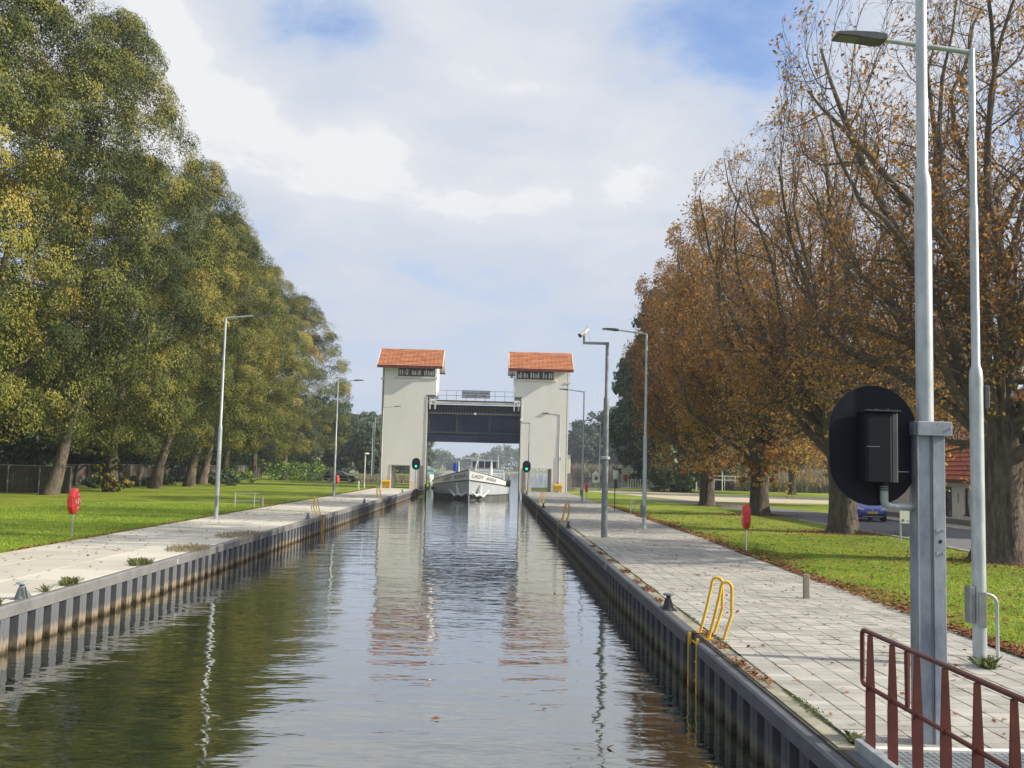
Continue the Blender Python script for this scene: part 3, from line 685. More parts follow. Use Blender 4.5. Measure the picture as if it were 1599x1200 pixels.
def tower(label, x_out, x_in, x_room, win, door, sg):
    """sg=+1: the water lies at +x of the tower"""
    Y0, Y1 = 106.6, 111.2
    t_ = thing('lock_tower', label, 'tower')
    xo, xi, xr_ = x_out, x_in, x_room
    lo, hi = min(xo, xi), max(xo, xi); d0, d1 = door
    b = MB()                                            # shaft round the passage
    b.box(lo, d0, Y0, Y1, -.1, 2.42); b.box(d1, hi, Y0, Y1, -.1, 2.42); b.box(lo, hi, Y0, Y1, 2.42, 9.9)
    a_, c_ = (xo, xr_) if xo < xr_ else (xr_, xo)
    # room with window opening
    w0, w1 = win
    b.box(a_, c_, Y0, Y1, 9.9, 11.95)
    b.box(a_, w0, Y0, Y1, 11.95, 13.15); b.box(w1, c_, Y0, Y1, 11.95, 13.15) if w1 < c_ else None
    b.box(w0, w1, Y0+.6, Y1, 11.95, 13.15); b.box(w0, w1, Y0, Y0+.6, 12.98, 13.15)
    b.add([(a_, Y0+.05, 13.15), (a_, Y1, 13.15), (a_, (Y0+Y1)/2, 14.7)], [(0, 1, 2)]); b.add([(c_, Y0+.05, 13.15), (c_, Y1, 13.15), (c_, (Y0+Y1)/2, 14.7)], [(0, 1, 2)])
    b.build('wall', m_render_l, t_)
    MB().box(w0-.3, w1+.28, Y0-.10, Y0-.003, 11.72, 11.94, c=.01).build('sill', m_trimw, t_)
    # window: frames with panes and blinds
    n = 3; ww = (w1-w0)/n
    for k in range(n):
        fr = MB(); x0, x1 = w0+k*ww+.003, w0+(k+1)*ww-.003
        fr.box(x0, x1, Y0+.06, Y0+.14, 11.96, 12.09); fr.box(x0, x1, Y0+.06, Y0+.14, 12.86, 12.975)
        fr.box(x0, x0+.10, Y0+.06, Y0+.14, 12.09, 12.86); fr.box(x1-.10, x1, Y0+.06, Y0+.14, 12.09, 12.86); fr.box((x0+x1)/2-.03, (x0+x1)/2+.03, Y0+.07, Y0+.14, 12.09, 12.86)
        fo = fr.build('window', m_winframe, t_)
        MB().box(x0+.1, x1-.1, Y0+.10, Y0+.12, 12.09, 12.86).build('pane', m_glass, fo)
        bl_ = MB(); xx = x0+.14
        while xx < x1-.2:
            w = random.uniform(.07, .16); hgt = random.uniform(.25, .55); bl_.box(xx, xx+w, Y0+.085, Y0+.098, 12.1, 12.1+hgt+.1); xx += w+random.uniform(.05, .14)
        bl_.build('blind', m_blind, fo)
    # roof
    r0, r1 = a_-.72, c_+.62
    ye, yr, yb_ = Y0-.72, (Y0+Y1)/2, Y1+.72; ze, zr = 12.98, 15.0
    tb = MB(); pantiles(tb, r0, r1, ye, ze, yr, zr, 12); pantiles(tb, r0, r1, yb_, ze, yr, zr, 12)
    tb.tube([(r0, yr, zr+.03), (r1, yr, zr+.03)], .11, 8)
    rf = tb.build('roof', m_rooftile, t_)
    s_ = MB(); th_ = .12
    s_.prism([(ye+.02, ze-.02), (yr, zr-.02), (yb_-.02, ze-.02), (yb_-.02, ze-.02-th_), (yr, zr-.02-th_), (ye+.02, ze-.02-th_)], r0+.03, r1-.03, 'x'); s_.build('soffit', m_trimw, rf)
    MB().box(r0, r1, ye-.03, ye+.04, ze-.24, ze+.03).build('gutter', m_fascia, rf)
    MB().box(r0, r1, yb_-.04, yb_+.03, ze-.24, ze+.03).build('gutter', m_fascia, rf)
    for x_ in (r0, r1):
        q = MB(); e = .04
        q.prism([(ye, ze+.08), (yr, zr+.10), (yb_, ze+.08), (yb_, ze-.18), (yr, zr-.16), (ye, ze-.18)], x_-e, x_+e, 'x'); q.build('bargeboard', m_trimw, rf)
    # corner downpipe, collar ring and white guide frame beside the gate
    xp = xo-.07 if xo < xi else xo+.07
    MB().tube([(xp, Y0+.3, 0), (xp, Y0+.3, 12.8)], .06, 8).build('downpipe', m_galvdark, t_)
    MB().box(xp-.28, xp+.28, Y0-.06, Y0+.4, 11.55, 11.72).build('pipe_bracket', m_trimw, t_)
    MB().box(xo-.01 if xo > xi else xo-.26, xo+.26 if xo > xi else xo+.01, Y0+.6, Y1-.4, 0, 12.7).build('buttress', m_trimw, t_)
    x_g = xi+sg*.11
    MB().box(xi-sg*.015, x_g, Y0-.04, Y0+.34, -1.5, 9.9).build('guide_frame', m_trimw, t_)
    MB().box(xi+sg*.004, xi+sg*.16, Y0+.36, Y0+1.7, -1.5, 9.75).build('guide_slot', m_gatedark, t_)
    # recess plate by the water, dark with shade put into its colour
    q0, q1 = (d1+.05, hi-.12) if sg > 0 else (lo+.12, d0-.05)
    xx = hi-.55 if sg > 0 else lo+.12
    MB().box(xx, xx+.42, Y0-.03, Y0-.004, 0, 2.45).build('recess_panel', m_concdark, t_)
    b = MB(); e = .09
    b.box(d0-.12, d1+.12, Y0-.035, Y0-.004, 2.42, 2.52); b.box(d0-.12, d0, Y0-.035, Y0-.004, 0, 2.42); b.box(d1, d1+.12, Y0-.035, Y0-.004, 0, 2.42); b.build('door_surround', m_trimw, t_)
    sd_ = (d0+.003, d0+.35) if sg > 0 else (d1-.35, d1-.003)
    MB().box(sd_[0], sd_[1], Y0+.3, Y0+.5, 0, 2.40).build('dark_jamb', m_concdark, t_)  # dark block at one jamb of the passage
    b = MB()
    b.box(xi, xr_, Y0-.02, Y0+.03, 9.9, 10.0); b.prism([(0, 0), (0, 0), (0, 0)], 0, 0) if False else None
    b.build('ledge', m_gatedark, t_)
    return t_
LT = tower('left white lock tower with red tiled roof, left of the moored opening', -12.0, -7.42, -6.42, (-10.55, -6.62), (-10.95, -8.98), 1)
LT['label'] = 'white lock tower with red tiled roof at the left end of the raised gate'
RTW = tower('white lock tower with red tiled roof at the right end of the raised gate', 7.55, 2.78, 2.0, (2.15, 6.1), (3.95, 6.05), -1)
# spotlight bracket left of the right tower
ant = thing('tower_camera', 'small white camera on a bracket at the right tower\'s upper corner', 'camera')
MB().tube([(1.85, 106.3, 10.0), (1.85, 106.3, 12.1)], .05, 8).build('mast', m_trimw, ant)
MB().tube([(1.85, 106.3, 12.1), (1.5, 106.2, 12.0)], .05, 8).build('arm', m_trimw, ant)
MB().tube([(1.55, 106.1, 12.0), (1.68, 106.2, 12.45)], [.14, .09], 10).build('camera_body', m_lumi, ant)

# raised lift gate with walkway
gt = thing('lift_gate', 'raised navy blue lift gate hanging between the two white towers', 'lock gate')
GX0, GX1 = -7.24, 2.62; GY = 107.25
MB().box(GX0, GX1, GY+.12, GY+.5, 5.05, 9.05).build('skin_plate', m_navy, gt)
fr = [('beam', GX0, GX1, 8.02, 8.22, m_gateframe), ('beam', GX0, GX1, 5.95, 6.14, m_gatedark)]
for nm, a, c, z0, z1, m_ in fr: MB().box(a, c, GY-.08, GY+.118, z0, z1).build(nm, m_, gt)
MB().box(GX0, GX1, GY-.02, GY+.118, 5.06, 5.90).build('bottom_beam', m_navy, gt)
for x_ in (-4.15, -.62): MB().box(x_-.13, x_+.13, GY-.05, GY+.117, 6.145, 8.015).build('stiffener', m_gatedark, gt)
for x_ in (GX0+.1, GX1-.1): MB().box(x_-.1, x_+.1, GY-.05, GY+.117, 6.145, 8.015).build('end_post', m_gatedark, gt)
k = 0
b = MB()
for i in range(33):
    x_ = GX0+.25+i*.29; b.box(x_-.02, x_+.02, GY-.06, GY+.116, 8.24, 8.93)
b.build('rib_row', m_gateframe, gt)
MB().box(GX0, GX1, GY-.10, GY+.115, 8.66, 8.78).build('beam', m_gatedark, gt)
MB().tube([((GX0+GX1)/2+.1, GY-.28, 8.12), ((GX0+GX1)/2+.1, GY-.10, 8.12)], .14, 14).build('lamp', m_white, gt)
# walkway bridge spans tower to tower
wb = thing('service_bridge', 'narrow white service walkway with railing above the raised gate', 'footbridge')
MB().box(-6.9, 2.3, GY-.5, GY+.4, 9.16, 9.36).build('beam', m_trimw, wb)
MB().box(-6.42, 2.0, GY-.45, GY+.4, 9.42, 9.50).build('walkway', m_gatedark, wb)
for i in range(9):
    x_ = -6.35+i*(8.3/8); MB().tube([(x_, GY-.42, 9.5), (x_, GY-.42, 10.55)], .022, 6).build('post', m_galvdark, wb)
for z_ in (10.02, 10.55): MB().tube([(-6.4, GY-.42, z_), (2.0, GY-.42, z_)], .022, 6).build('rail', m_galvdark, wb)
for x_ in (-7.05, -6.5): MB().box(x_-.07, x_+.07, GY-.62, GY-.5, 8.5, 9.75).build('hanger', m_trimw, wb)
for x_ in (1.95, 2.42): MB().box(x_-.06, x_+.06, GY-.62, GY-.5, 8.5, 9.75).build('hanger', m_trimw, wb)
MB().box(-7.2, -6.4, GY-.6, GY-.48, 9.3, 9.42).build('hanger', m_trimw, wb); MB().box(1.9, 2.7, GY-.6, GY-.48, 9.3, 9.42).build('hanger', m_trimw, wb)
sn = tag(link('sign', None, None), 'grey blue sign with two lines of small lettering on the walkway railing', 'sign')
MB().box(-3.63, -.72, GY-.52, GY-.48, 9.83, 10.55).build('board', m_signb, sn)
b = MB(); b.box(-3.68, -.67, GY-.53, GY-.47, 10.552, 10.60); b.box(-3.68, -.67, GY-.53, GY-.47, 9.78, 9.828); b.box(-3.68, -3.632, GY-.53, GY-.47, 9.83, 10.55); b.box(-.718, -.67, GY-.53, GY-.47, 9.83, 10.55); b.build('frame', m_gateframe, sn)
b = MB()
for zz, words in ((10.25, (10, 3, 9)), (9.95, (6, 5, 7))):
    tot = sum(words)+len(words)-1; x_ = -2.17-tot*.112/2
    for w in words:
        for _ in range(w):
            hh = random.choice((.10, .10, .15)); b.box(x_, x_+.045, GY-.526, GY-.522, zz, zz+hh); b.box(x_+.046, x_+.09, GY-.526, GY-.522, zz+random.choice((0, .04, .07)), zz+.10); x_ += .112
        x_ += .112
b.build('lettering', m_signtxt, sn)

# ship signals with green light
def signal(label, loc):
    t_ = thing('ship_signal', label, 'traffic signal', loc, 0, 'green ship signals before the towers')
    MB().tube([(0, .12, 0), (0, .12, 2.2)], .06, 10).build('post', m_galv, t_)
    MB().prism([(p[0], 2.62+p[1]) for p in stadium(.37, .56)], 0, .04, 'y').build('backing_board', m_black, t_)
    MB().prism([(p[0], 2.62+p[1]) for p in stadium(.43, .62)], .041, .06, 'y').build('board_rim', m_lumi, t_)
    MB().tube([(0, -.05, 2.38), (0, -.005, 2.38)], .115, 18).build('green_light', m_greenlamp, t_)
    MB().tube([(0, -.05, 2.85), (0, -.005, 2.85)], .14, 18).build('red_light', m_lens, t_)
    return t_
s1 = signal('oval black ship signal showing green at the left tower', (-8.15, 104.3, 0))
dup(s1, 'oval black ship signal showing green at the right tower', (3.35, 104.3, 0))
# yellow grit bins
def bin_(label, loc):
    t_ = thing('grit_bin', label, 'grit bin', loc)
    b = MB(); v = []
    for z, k in ((.12, .8), (.62, 1.0)): v += [(-.45*k, -.3*k, z), (.45*k, -.3*k, z), (.45*k, .3*k, z), (-.45*k, .3*k, z)]
    b.add(v, [(0, 3, 2, 1), (4, 5, 6, 7)]+[(i, (i+1) % 4, (i+1) % 4+4, i+4) for i in range(4)]); b.box(-.36, -.2, -.2, .2, 0, .13); b.box(.2, .36, -.2, .2, 0, .13); b.build('body', m_yellow, t_)
    b = MB(); v = []
    for z, k in ((.625, 1.05), (.72, 1.03), (.88, .6)): v += [(-.45*k, -.32*k, z), (.45*k, -.32*k, z), (.45*k, .32*k, z), (-.45*k, .32*k, z)]
    b.add(v, [(0, 3, 2, 1), (8, 9, 10, 11)]+[(j+i, j+(i+1) % 4, j+(i+1) % 4+4, j+i+4) for j in (0, 4) for i in range(4)]); b.build('lid', m_yellow, t_)
bin_('yellow grit bin at the foot of the left tower', (-11.35, 105.9, 0))
bin_('yellow grit bin at the foot of the right tower', (6.75, 105.9, 0))
# stair behind the right tower
st = thing('steel_stair', 'small steel stair with handrail right of the right tower', 'stairs')
for i in range(9): MB().box(7.95, 8.75, 112+i*.28, 112.26+i*.28, .2*i, .2*i+.2).build('step', m_concdark, st)
for x_ in (7.9, 8.85): MB().tube([(x_, 111.8, .2), (x_, 111.8, 1.1), (x_, 114.4, 3.0), (x_, 114.4, 1.9)], .035, 6).build('handrail', m_fascia, st)
MB().box(7.9, 8.8, 114.52, 115.6, 0, 2.0).build('landing', m_concdark, st)
MB().box(7.95, 8.7, 115.0, 115.4, 2.0, 4.1, c=.05).build('cabinet', m_white, st)
# railings left of the left tower (seen through the passage)
def bar_fence(label, x0, x1, y, h, n, m, rails=(.1, .6, 1.1)):
    t_ = thing('bar_railing', label, 'railing')
    for i in range(n+1): x_ = x0+(x1-x0)*i/n; MB().tube([(x_, y, 0), (x_, y, h)], .03, 5).build('post', m, t_)
    for z_ in rails: MB().tube([(x0, y, z_*h/1.1), (x1, y, z_*h/1.1)], .025, 5).build('rail', m, t_)
bar_fence('pale green railing seen through the left tower passage', -14.5, -9.8, 124, 1.2, 6, m_galv)
bar_fence('dark railing on the left quay behind the tower', -22, -12.3, 118, 1.1, 10, m_galvdark, (.3, .7, 1.1))

# ------------------------------------------------------------------ ship
SX = -2.42; SY = 97.2
sh = thing('cargo_ship', 'white and grey inland cargo ship with two bow anchors under the raised gate', 'ship', (SX, SY, 0))
HB = 4.18
def hw(s, z):
    k = 2.3+.25*(1.9-z); s2 = max(0.0, s-.16*(1.9-z))
    return HB*(1-math.exp(-s2/k))*(1.0 if s < 60 else 1)
def sheer(s): return .78+1.35*math.exp(-s/3.6)
def botband(s): return .34+.84*math.exp(-s/4.5)
st_ = [0, .15, .35, .6, .9, 1.3, 1.8, 2.4, 3.1, 4, 5.2, 6.5, 8, 10, 14, 20, 30, 45, 58, 63, 65]
def hull_part(zf0, zf1, push=0.0):
    b = MB(); nz = 3
    for sg in (-1, 1):
        v = []; f = []
        for s in st_:
            tail = 1.0 if s < 50 else (1-.25*((s-50)/15)**2)
            for j in range(nz+1):
                z = zf0(s)+(zf1(s)-zf0(s))*j/nz
                s0 = max(s, .16*(1.9-z)) if s < .5 else s
                v.append((sg*(hw(s0, z)*tail+push), s0-push*.4, z))
        for i in range(len(st_)-1):
            for j in range(nz):
                a = i*(nz+1)+j; q = (a, a+nz+1, a+nz+2, a+1); f.append(q if sg > 0 else q[::-1])
        b.add(v, f)
    return b
hull_part(lambda s: -.27, botband).build('hull', m_hull, sh, smooth=True)
hull_part(lambda s: -1.6, lambda s: -.28).build('boot_topping', m_hullboot, sh, smooth=True)
hull_part(lambda s: botband(s)+.01, sheer, .03).build('bulwark', m_shipw, sh, smooth=True)
def strake(zf, r, m, nm):
    b = MB()
    for sg in (-1, 1): b.tube([(sg*(hw(s, zf(s))+.03), s-.02, zf(s)) for s in st_[:-3]], r, 6)
    b.build(nm, m, sh)
strake(lambda s: botband(s), .05, m_lumi, 'rubbing_strake'); strake(lambda s: sheer(s), .045, m_lumi, 'gunwale')
strake(lambda s: -.26, .035, m_lumi, 'chine_line')
b = MB(); b.tube([(0, -.03, 2.3), (0, .02, 1.2), (0, .35, -1.0)], [.07, .06, .06], 8); b.build('stem', m_shipgrey, sh)
dkk = MB(); v = []; f = []
for s in st_: v += [(-hw(s, 1)*.99, s+.02, sheer(s)-.25), (hw(s, 1)*.99, s+.02, sheer(s)-.25)]
for i in range(len(st_)-1): f.append((2*i, 2*i+1, 2*i+3, 2*i+2))
dkk.add(v, f); dkk.build('deck', m_shipgrey, sh)
for sg in (-1, 1):                                       # stocked-in anchors: shank and two flukes
    def S(s, z, off): return Vector((sg*(hw(s, z)+off*.6), s-off*.8, z))
    b = MB()
    b.tube([S(1.0, .85, .12), S(1.0, .15, .24), S(1.0, -.25, .28)], [.03, .13, .17], 6)
    b.tube([S(1.0, -.22, .28), S(.72, -.34, .30), S(.36, .10, .16)], [.14, .14, .02], 6)
    b.tube([S(1.0, -.22, .28), S(1.35, -.42, .28), S(1.95, .25, .14)], [.14, .15, .02], 6)
    b.build('anchor', m_shipw, sh)
# cargo hold coaming and hatches
b = MB(); b.prism([(-3.2, .3), (3.2, .3), (3.2, 1.5), (2.6, 1.75), (0, 1.95), (-2.6, 1.75), (-3.2, 1.5)], 9.5, 46, 'y'); b.build('hatch_cover', m_shipgrey, sh)
for i in range(12):
    b = MB(); b.prism([(-3.24, 1.45), (-2.63, 1.77), (0, 1.98), (2.63, 1.77), (3.24, 1.45), (3.24, 1.52), (2.64, 1.84), (0, 2.05), (-2.64, 1.84), (-3.24, 1.52)], 9.6+3*i, 9.75+3*i, 'y'); b.build('hatch_rib', m_shipw, sh)
MB().box(.3, 3.5, 8.2, 9.3, .5, 1.85, c=.05).build('locker', m_shipw, sh)
b = MB(); b.tube([(.55, 2.2, 1.45), (1.3, 2.2, 1.45)], .34, 14); b.box(.4, .5, 1.9, 2.5, .9, 1.6); b.box(1.35, 1.45, 1.9, 2.5, .9, 1.6); b.build('windlass', m_gatedark, sh)
b = MB(); b.tube([(.35, 5.5, 1.2), (.55, 5.2, 2.6), (.85, 5.0, 3.75)], [.10, .085, .06], 8); b.box(.45, 1.1, 4.95, 5.05, 3.55, 3.62); b.tube([(-.6, 5, 3.3), (.8, 5, 3.35)], .03, 6); b.build('foremast', m_shipw, sh)
b = MB(); b.tube([(1.9, 4.0, 1.0), (2.05, 4.0, 1.9), (2.15, 4.0, 3.1)], [.32, .22, .03], 8); b.build('vent_cowl', m_shipw, sh)
b = MB(); b.tube([(-3.0, 5.0, .8), (-3.0, 5.0, 2.3)], .03, 6); b.build('jackstaff', m_galv, sh)
b = MB(); v = []
for i in range(7):
    for j in range(4): v.append((-1.85+.10*i+.02*math.sin(j), 6-.03+.05*math.sin(i*1.5), 2.0+.30*j-.04*i))
b.add(v, [(i*4+j, i*4+4+j, i*4+5+j, i*4+1+j) for i in range(6) for j in range(3)], 0); b.build('flag', m_flagb, sh)
MB().tube([(-1.2, 6, 1.0), (-1.25, 6, 3.0)], [.12, .04], 6).build('flagstaff', m_shipw, sh)
for sg in (-1, 1):
    for i, s in enumerate((3.2, 4.2, 5.4, 6.8, 8.4, 10.2, 12.5, 15)):
        MB().tube([(sg*(hw(s, 1)-.12), s, sheer(s)-.25), (sg*(hw(s, 1)-.12), s, sheer(s)+.75)], .025, 6).build('stanchion', m_galvdark, sh)
    for dz in (.4, .75): MB().tube([(sg*(hw(s, 1)-.12), s, sheer(s)+dz) for s in (3.2, 4.2, 5.4, 6.8, 8.4, 10.2, 12.5, 15)], .018, 5).build('rail', m_galvdark, sh)
for s in (5.5, 6.6, 7.8):
    b = MB(); pts = [(hw(s, .6)+.12, s+.26*math.cos(a), .85+.26*math.sin(a)) for a in np.linspace(0, 2*math.pi, 13)]; b.tube(pts, .09, 6, cap=False); b.build('tyre_fender', m_rubber, sh)
b = MB(); b.tube([(-hw(6, .4)-.05, 5.2, .35), (-hw(6.5, .4)-.12, 6.2, .1), (-hw(7.4, .4)-.1, 7.2, .3)], .12, 8); b.build('rope_fender', m_wood, sh)
# wheelhouse
wh = MB(); wx0, wx1 = -.9, 2.8; wy = 50
wh.box(wx0, wx1, wy, wy+3.2, .6, 2.35); wh.box(wx0-.12, wx1+.12, wy-.15, wy+3.4, 3.42, 3.56)
wh.build('wheelhouse', m_shipw, sh)
for i in range(4):
    x0 = wx0+.03+i*(wx1-wx0)/4; x1 = x0+(wx1-wx0)/4-.08
    f_ = MB(); f_.box(x0-.09, x0+.05, wy-.02, wy+.1, 2.352, 3.418); f_.box(x0+.05, x1-.0, wy-.02, wy+.1, 3.30, 3.418); fo = f_.build('window', m_shipw, sh)
    MB().box(x0+.052, x1+.0, wy+.02, wy+.06, 2.352, 3.298).build('pane', m_glass, fo)
b = MB(); b.box(wx1-.06, wx1, wy, wy+.1, 2.352, 3.418); b.build('corner_post', m_shipw, sh)
MB().box(.35, 3.5, 9.55, 12, .5, 2.2, c=.08).build('forecastle', m_shipgrey, sh)
MB().box(-1.3, 3.6, 47, 60, .6, 2.34).build('deckhouse', m_shipw, sh)
MB().tube([(3.0, 56, 1.9), (3.0, 56, 4.4)], .04, 6).build('aerial', m_white, sh)
MB().tube([(4.05, 20, 1.0), (4.05, 20, 2.5)], .05, 6).build('deck_post', m_shipw, sh)
# name on the bulwark
def textmesh(s, size):
    cu = bpy.data.curves.new('lettering', 'FONT'); cu.body = s; cu.size = size; cu.extrude = 0; cu.align_x = 'CENTER'; cu.space_character = 1.15
    o = bpy.data.objects.new('tmp', cu); COL.objects.link(o)
    dg = bpy.context.evaluated_depsgraph_get(); me = bpy.data.meshes.new_from_object(o.evaluated_get(dg)); bpy.data.objects.remove(o)
    return me
for sg in (-1, 1):
    me = textmesh('LADY  ANNA', .52)
    # arc length along the bulwark
    ss = np.linspace(.05, 8, 400); hx = np.array([hw(s, 1.3) for s in ss]); arc_ = np.concatenate([[0], np.cumsum(np.hypot(np.diff(ss), np.diff(hx)))])
    ctr = 1.9 if sg < 0 else 2.0
    for v in me.vertices:
        u = ctr+v.co.x*sg
        s = float(np.interp(u, arc_, ss)); mid = (botband(s)+sheer(s))/2-.15
        zz = mid+v.co.y*.95
        v.co = (sg*(hw(s, zz)+.045), s-.075, zz)
    me.materials.clear(); me.materials.append(m_signtxt)
    link('name_lettering', me, sh)

# ------------------------------------------------------------------ cars
def car(label, loc, rz, paint, plate=None, L_=4.1, W=.86, Hh=1.5):
    t_ = thing('parked_car', label, 'car', loc, rz)
    # stations from the nose (y=-L/2) to the tail: y, half width, sill z, belt z, roof z
    S = [(-.5, .70, .32, .52, .52), (-.485, .82, .24, .68, .68), (-.42, .92, .20, .80, .80), (-.28, .97, .20, .93, .94), (-.20, .985, .20, .97, 1.06), (-.07, 1.0, .20, .99, 1.40), (.08, 1.0, .20, 1.0, 1.50), (.25, 1.0, .20, 1.02, 1.47), (.38, .99, .22, 1.05, 1.36), (.455, .95, .26, 1.05, 1.10), (.49, .88, .30, .95, .96), (.5, .80, .36, .7, .7)]
    body = MB(); gls = MB(); rings = []
    for y, w, z0, zb, zr in S:
        w *= W; k = Hh/1.5; tw = w*(1-.30*min(1, (zr-zb)/.5))
        rings.append([(-w*.93, y*L_, z0*k), (-w, y*L_, .45*k if zb > .5 else zb*k*.8), (-w*.985, y*L_, zb*k), (-tw, y*L_, zr*k-.04*(zr > zb)), (-tw*.75, y*L_, zr*k), (tw*.75, y*L_, zr*k), (tw, y*L_, zr*k-.04*(zr > zb)), (w*.985, y*L_, zb*k), (w, y*L_, .45*k if zb > .5 else zb*k*.8), (w*.93, y*L_, z0*k)])
    for i in range(len(rings)-1):
        a, c = rings[i], rings[i+1]
        for j in range(9):
            q = [a[j], a[j+1], c[j+1], c[j]]
            glass = (j in (2, 6) and 4 <= i <= 8) or (j in (3, 4, 5) and (i == 4 or i == 8))
            (gls if glass else body).add(q, [(0, 1, 2, 3)])
        body.add([a[0], a[9], c[9], c[0]], [(3, 2, 1, 0)])
    body.add(rings[0], [tuple(range(10))]); body.add(rings[-1], [tuple(range(9, -1, -1))])
    bo_ = body.build('body', paint, t_); wg = gls.build('window', m_glass, t_)
    for me_ in (bo_.data, wg.data):
        import bmesh
        bm = bmesh.new(); bm.from_mesh(me_); bmesh.ops.remove_doubles(bm, verts=bm.verts, dist=.001); bmesh.ops.recalc_face_normals(bm, faces=bm.faces); bm.to_mesh(me_); bm.free(); me_.shade_smooth()
        try: me_.set_sharp_from_angle(angle=R_(35))
        except Exception: pass
    for sx_ in (-1, 1):
        for yy in (-.31*L_, .31*L_):
            wl = MB(); wl.tube([(sx_*(W-.17), yy, .31), (sx_*(W+.015), yy, .31)], .31, 20); w_ = wl.build('wheel', m_rubber, t_)
            MB().tube([(sx_*(W+.01), yy, .31), (sx_*(W+.022), yy, .31)], .20, 16).build('rim', m_rim, w_)
        MB().prism([(sx_*W*.95, .66), (sx_*W*.5, .62), (sx_*W*.55, .70), (sx_*W*.9, .78)], -.494*L_, -.44*L_, 'y').build('headlight', m_hlamp, t_)
        MB().box(sx_*W*1.0, sx_*(W+.16), -.13*L_, -.10*L_, .93, 1.05, c=.02).build('mirror', paint, t_)
    MB().box(-W*.75, W*.75, -.502*L_, -.49*L_, .28, .42).build('grille', m_blackflat, t_)
    MB().box(-W*.6, W*.6, -.508*L_, -.50*L_, .26, .29).build('lower_trim', m_galv, t_)
    MB().box(-.26, .26, -.512*L_, -.503*L_, .44, .55).build('number_plate', plate or m_white, t_)
    MB().box(-.05, .05, -.5035*L_, -.499*L_, .60, .68).build('badge', m_galv, t_)
    return t_
car('bright blue hatchback facing the canal, parked by the white house', (20.5, 55.6, .02), R_(-5), m_blue, m_plate, 4.0, .86, 1.5)
car('black hatchback parked side-on left of the left tower', (-20.2, 132.5, .02), R_(90), m_carblack, m_plate, 4.4, .88, 1.5)

# ------------------------------------------------------------------ road, path, kerbs, house
def road_pts(x, ys): return [(x, y) for y in ys]
sheet('road', [(15.3, -20), (21.8, -20), (22.0, 40), (22.0, 62), (21.2, 69), (19.5, 75), (17.6, 84), (13.5, 92), (13.2, 86), (15.2, 78), (16.6, 68), (16.6, 54), (16.5, 39), (15.6, 30)], .012, m_asphalt)
sheet('path', [(9.4, 118), (12.5, 108), (17.3, 84.2), (17.8, 84), (30, 86.5), (60, 88), (60, 112), (28.5, 112), (21, 118), (15, 128), (11, 130), (8.1, 112.5)], .010, m_sandpath)
ks = thing('kerb', 'pale concrete kerb between lawn and asphalt road on the right', 'kerb')
for i in range(30):
    y0 = 24+i*1.0
    xk = float(np.interp(y0, (24, 30, 39, 54, 68), (15.4, 15.6, 16.5, 16.6, 16.6)))
    MB().box(xk-.12, xk, y0, y0+.99, -.05, .05, c=.01).build('kerbstone', m_kerb, ks)
ks = thing('kerb', 'pale concrete kerb along the far side of the road by the house', 'kerb')
for i in range(36):
    MB().box(22.0, 22.14, 26+i, 26.99+i, -.05, .11, c=.01).build('kerbstone', m_kerb, ks)
sheet('pavement', [(22.15, 20), (24.6, 20), (24.6, 68), (22.15, 62)], .02, m_slab)
sheet('lawn_strip', [(22.2, 26), (23.6, 26), (23.6, 48), (22.2, 48)], .035, m_grass)
# black-edged drive line
hs = thing('house', 'low white house with steep red tiled roof behind the signal mast', 'house')
HX0, HX1, HY0, HY1 = 24.9, 33.5, 40, 64.0
b = MB()
wins = [(49.6, 50.7, .9, 1.95, 'w'), (52.2, 52.75, .55, 1.95, 'w'), (54.2, 55.1, .35, 2.0, 'd'), (58.2, 59.4, .9, 1.95, 'w'), (45.6, 46.7, .9, 1.95, 'w')]
ys_ = sorted([HY0]+[w[0] for w in wins]+[w[1] for w in wins]+[HY1])
for a, c in zip(ys_, ys_[1:]):
    w = next((w for w in wins if w[0] == a and w[1] == c), None)
    if w: b.box(HX0, HX0+.3, a, c, 0, w[2]); b.box(HX0, HX0+.3, a, c, w[3], 2.5)
    else: b.box(HX0, HX0+.3, a, c, 0, 2.5)
b.box(HX0+.3, HX1, HY0, HY0+.3, 0, 2.5); b.box(HX0+.3, HX1, HY1-.3, HY1, 0, 2.5); b.box(HX1-.3, HX1, HY0+.3, HY1-.3, 0, 2.5)
xm = (HX0+HX1)/2
for yy in (HY0+.01, HY1-.01): b.prism([(HX0, 2.5), (HX1, 2.5), (xm, 7.2)], yy-.0, yy+(.25 if yy < 50 else -.25), 'y')
b.build('wall', m_brass, hs)
MB().box(HX0-.02, HX0-.004, HY0, HY1, 0, .28).build('plinth', m_concdark, hs)
for y0, y1, z0, z1, kd in wins:
    f_ = MB(); f_.box(HX0+.06, HX0+.14, y0, y0+.06, z0, z1); f_.box(HX0+.06, HX0+.14, y1-.06, y1, z0, z1); f_.box(HX0+.06, HX0+.14, y0+.06, y1-.06, z1-.06, z1); f_.box(HX0+.06, HX0+.14, y0+.06, y1-.06, z0, z0+.07)
    if kd == 'd': f_.box(HX0+.06, HX0+.14, y0+.06, y1-.06, .85, 1.0)
    else: f_.box(HX0-.06, HX0+.05, y0-.06, y1+.06, z0-.06, z0-.002)
    fo = f_.build('window' if kd == 'w' else 'door', m_winframe if kd == 'w' else m_winframe, hs)
    MB().box(HX0+.09, HX0+.11, y0+.06, y1-.06, z0+.07, z1-.06).build('pane', m_glass, fo)
me = textmesh('1', .75); me.materials.clear(); me.materials.append(m_signtxt)
o1 = link('house_number', me, hs, (HX0-.01, 53.45, 1.15)); o1.rotation_euler = (R_(90), 0, R_(-90))
tb = MB()
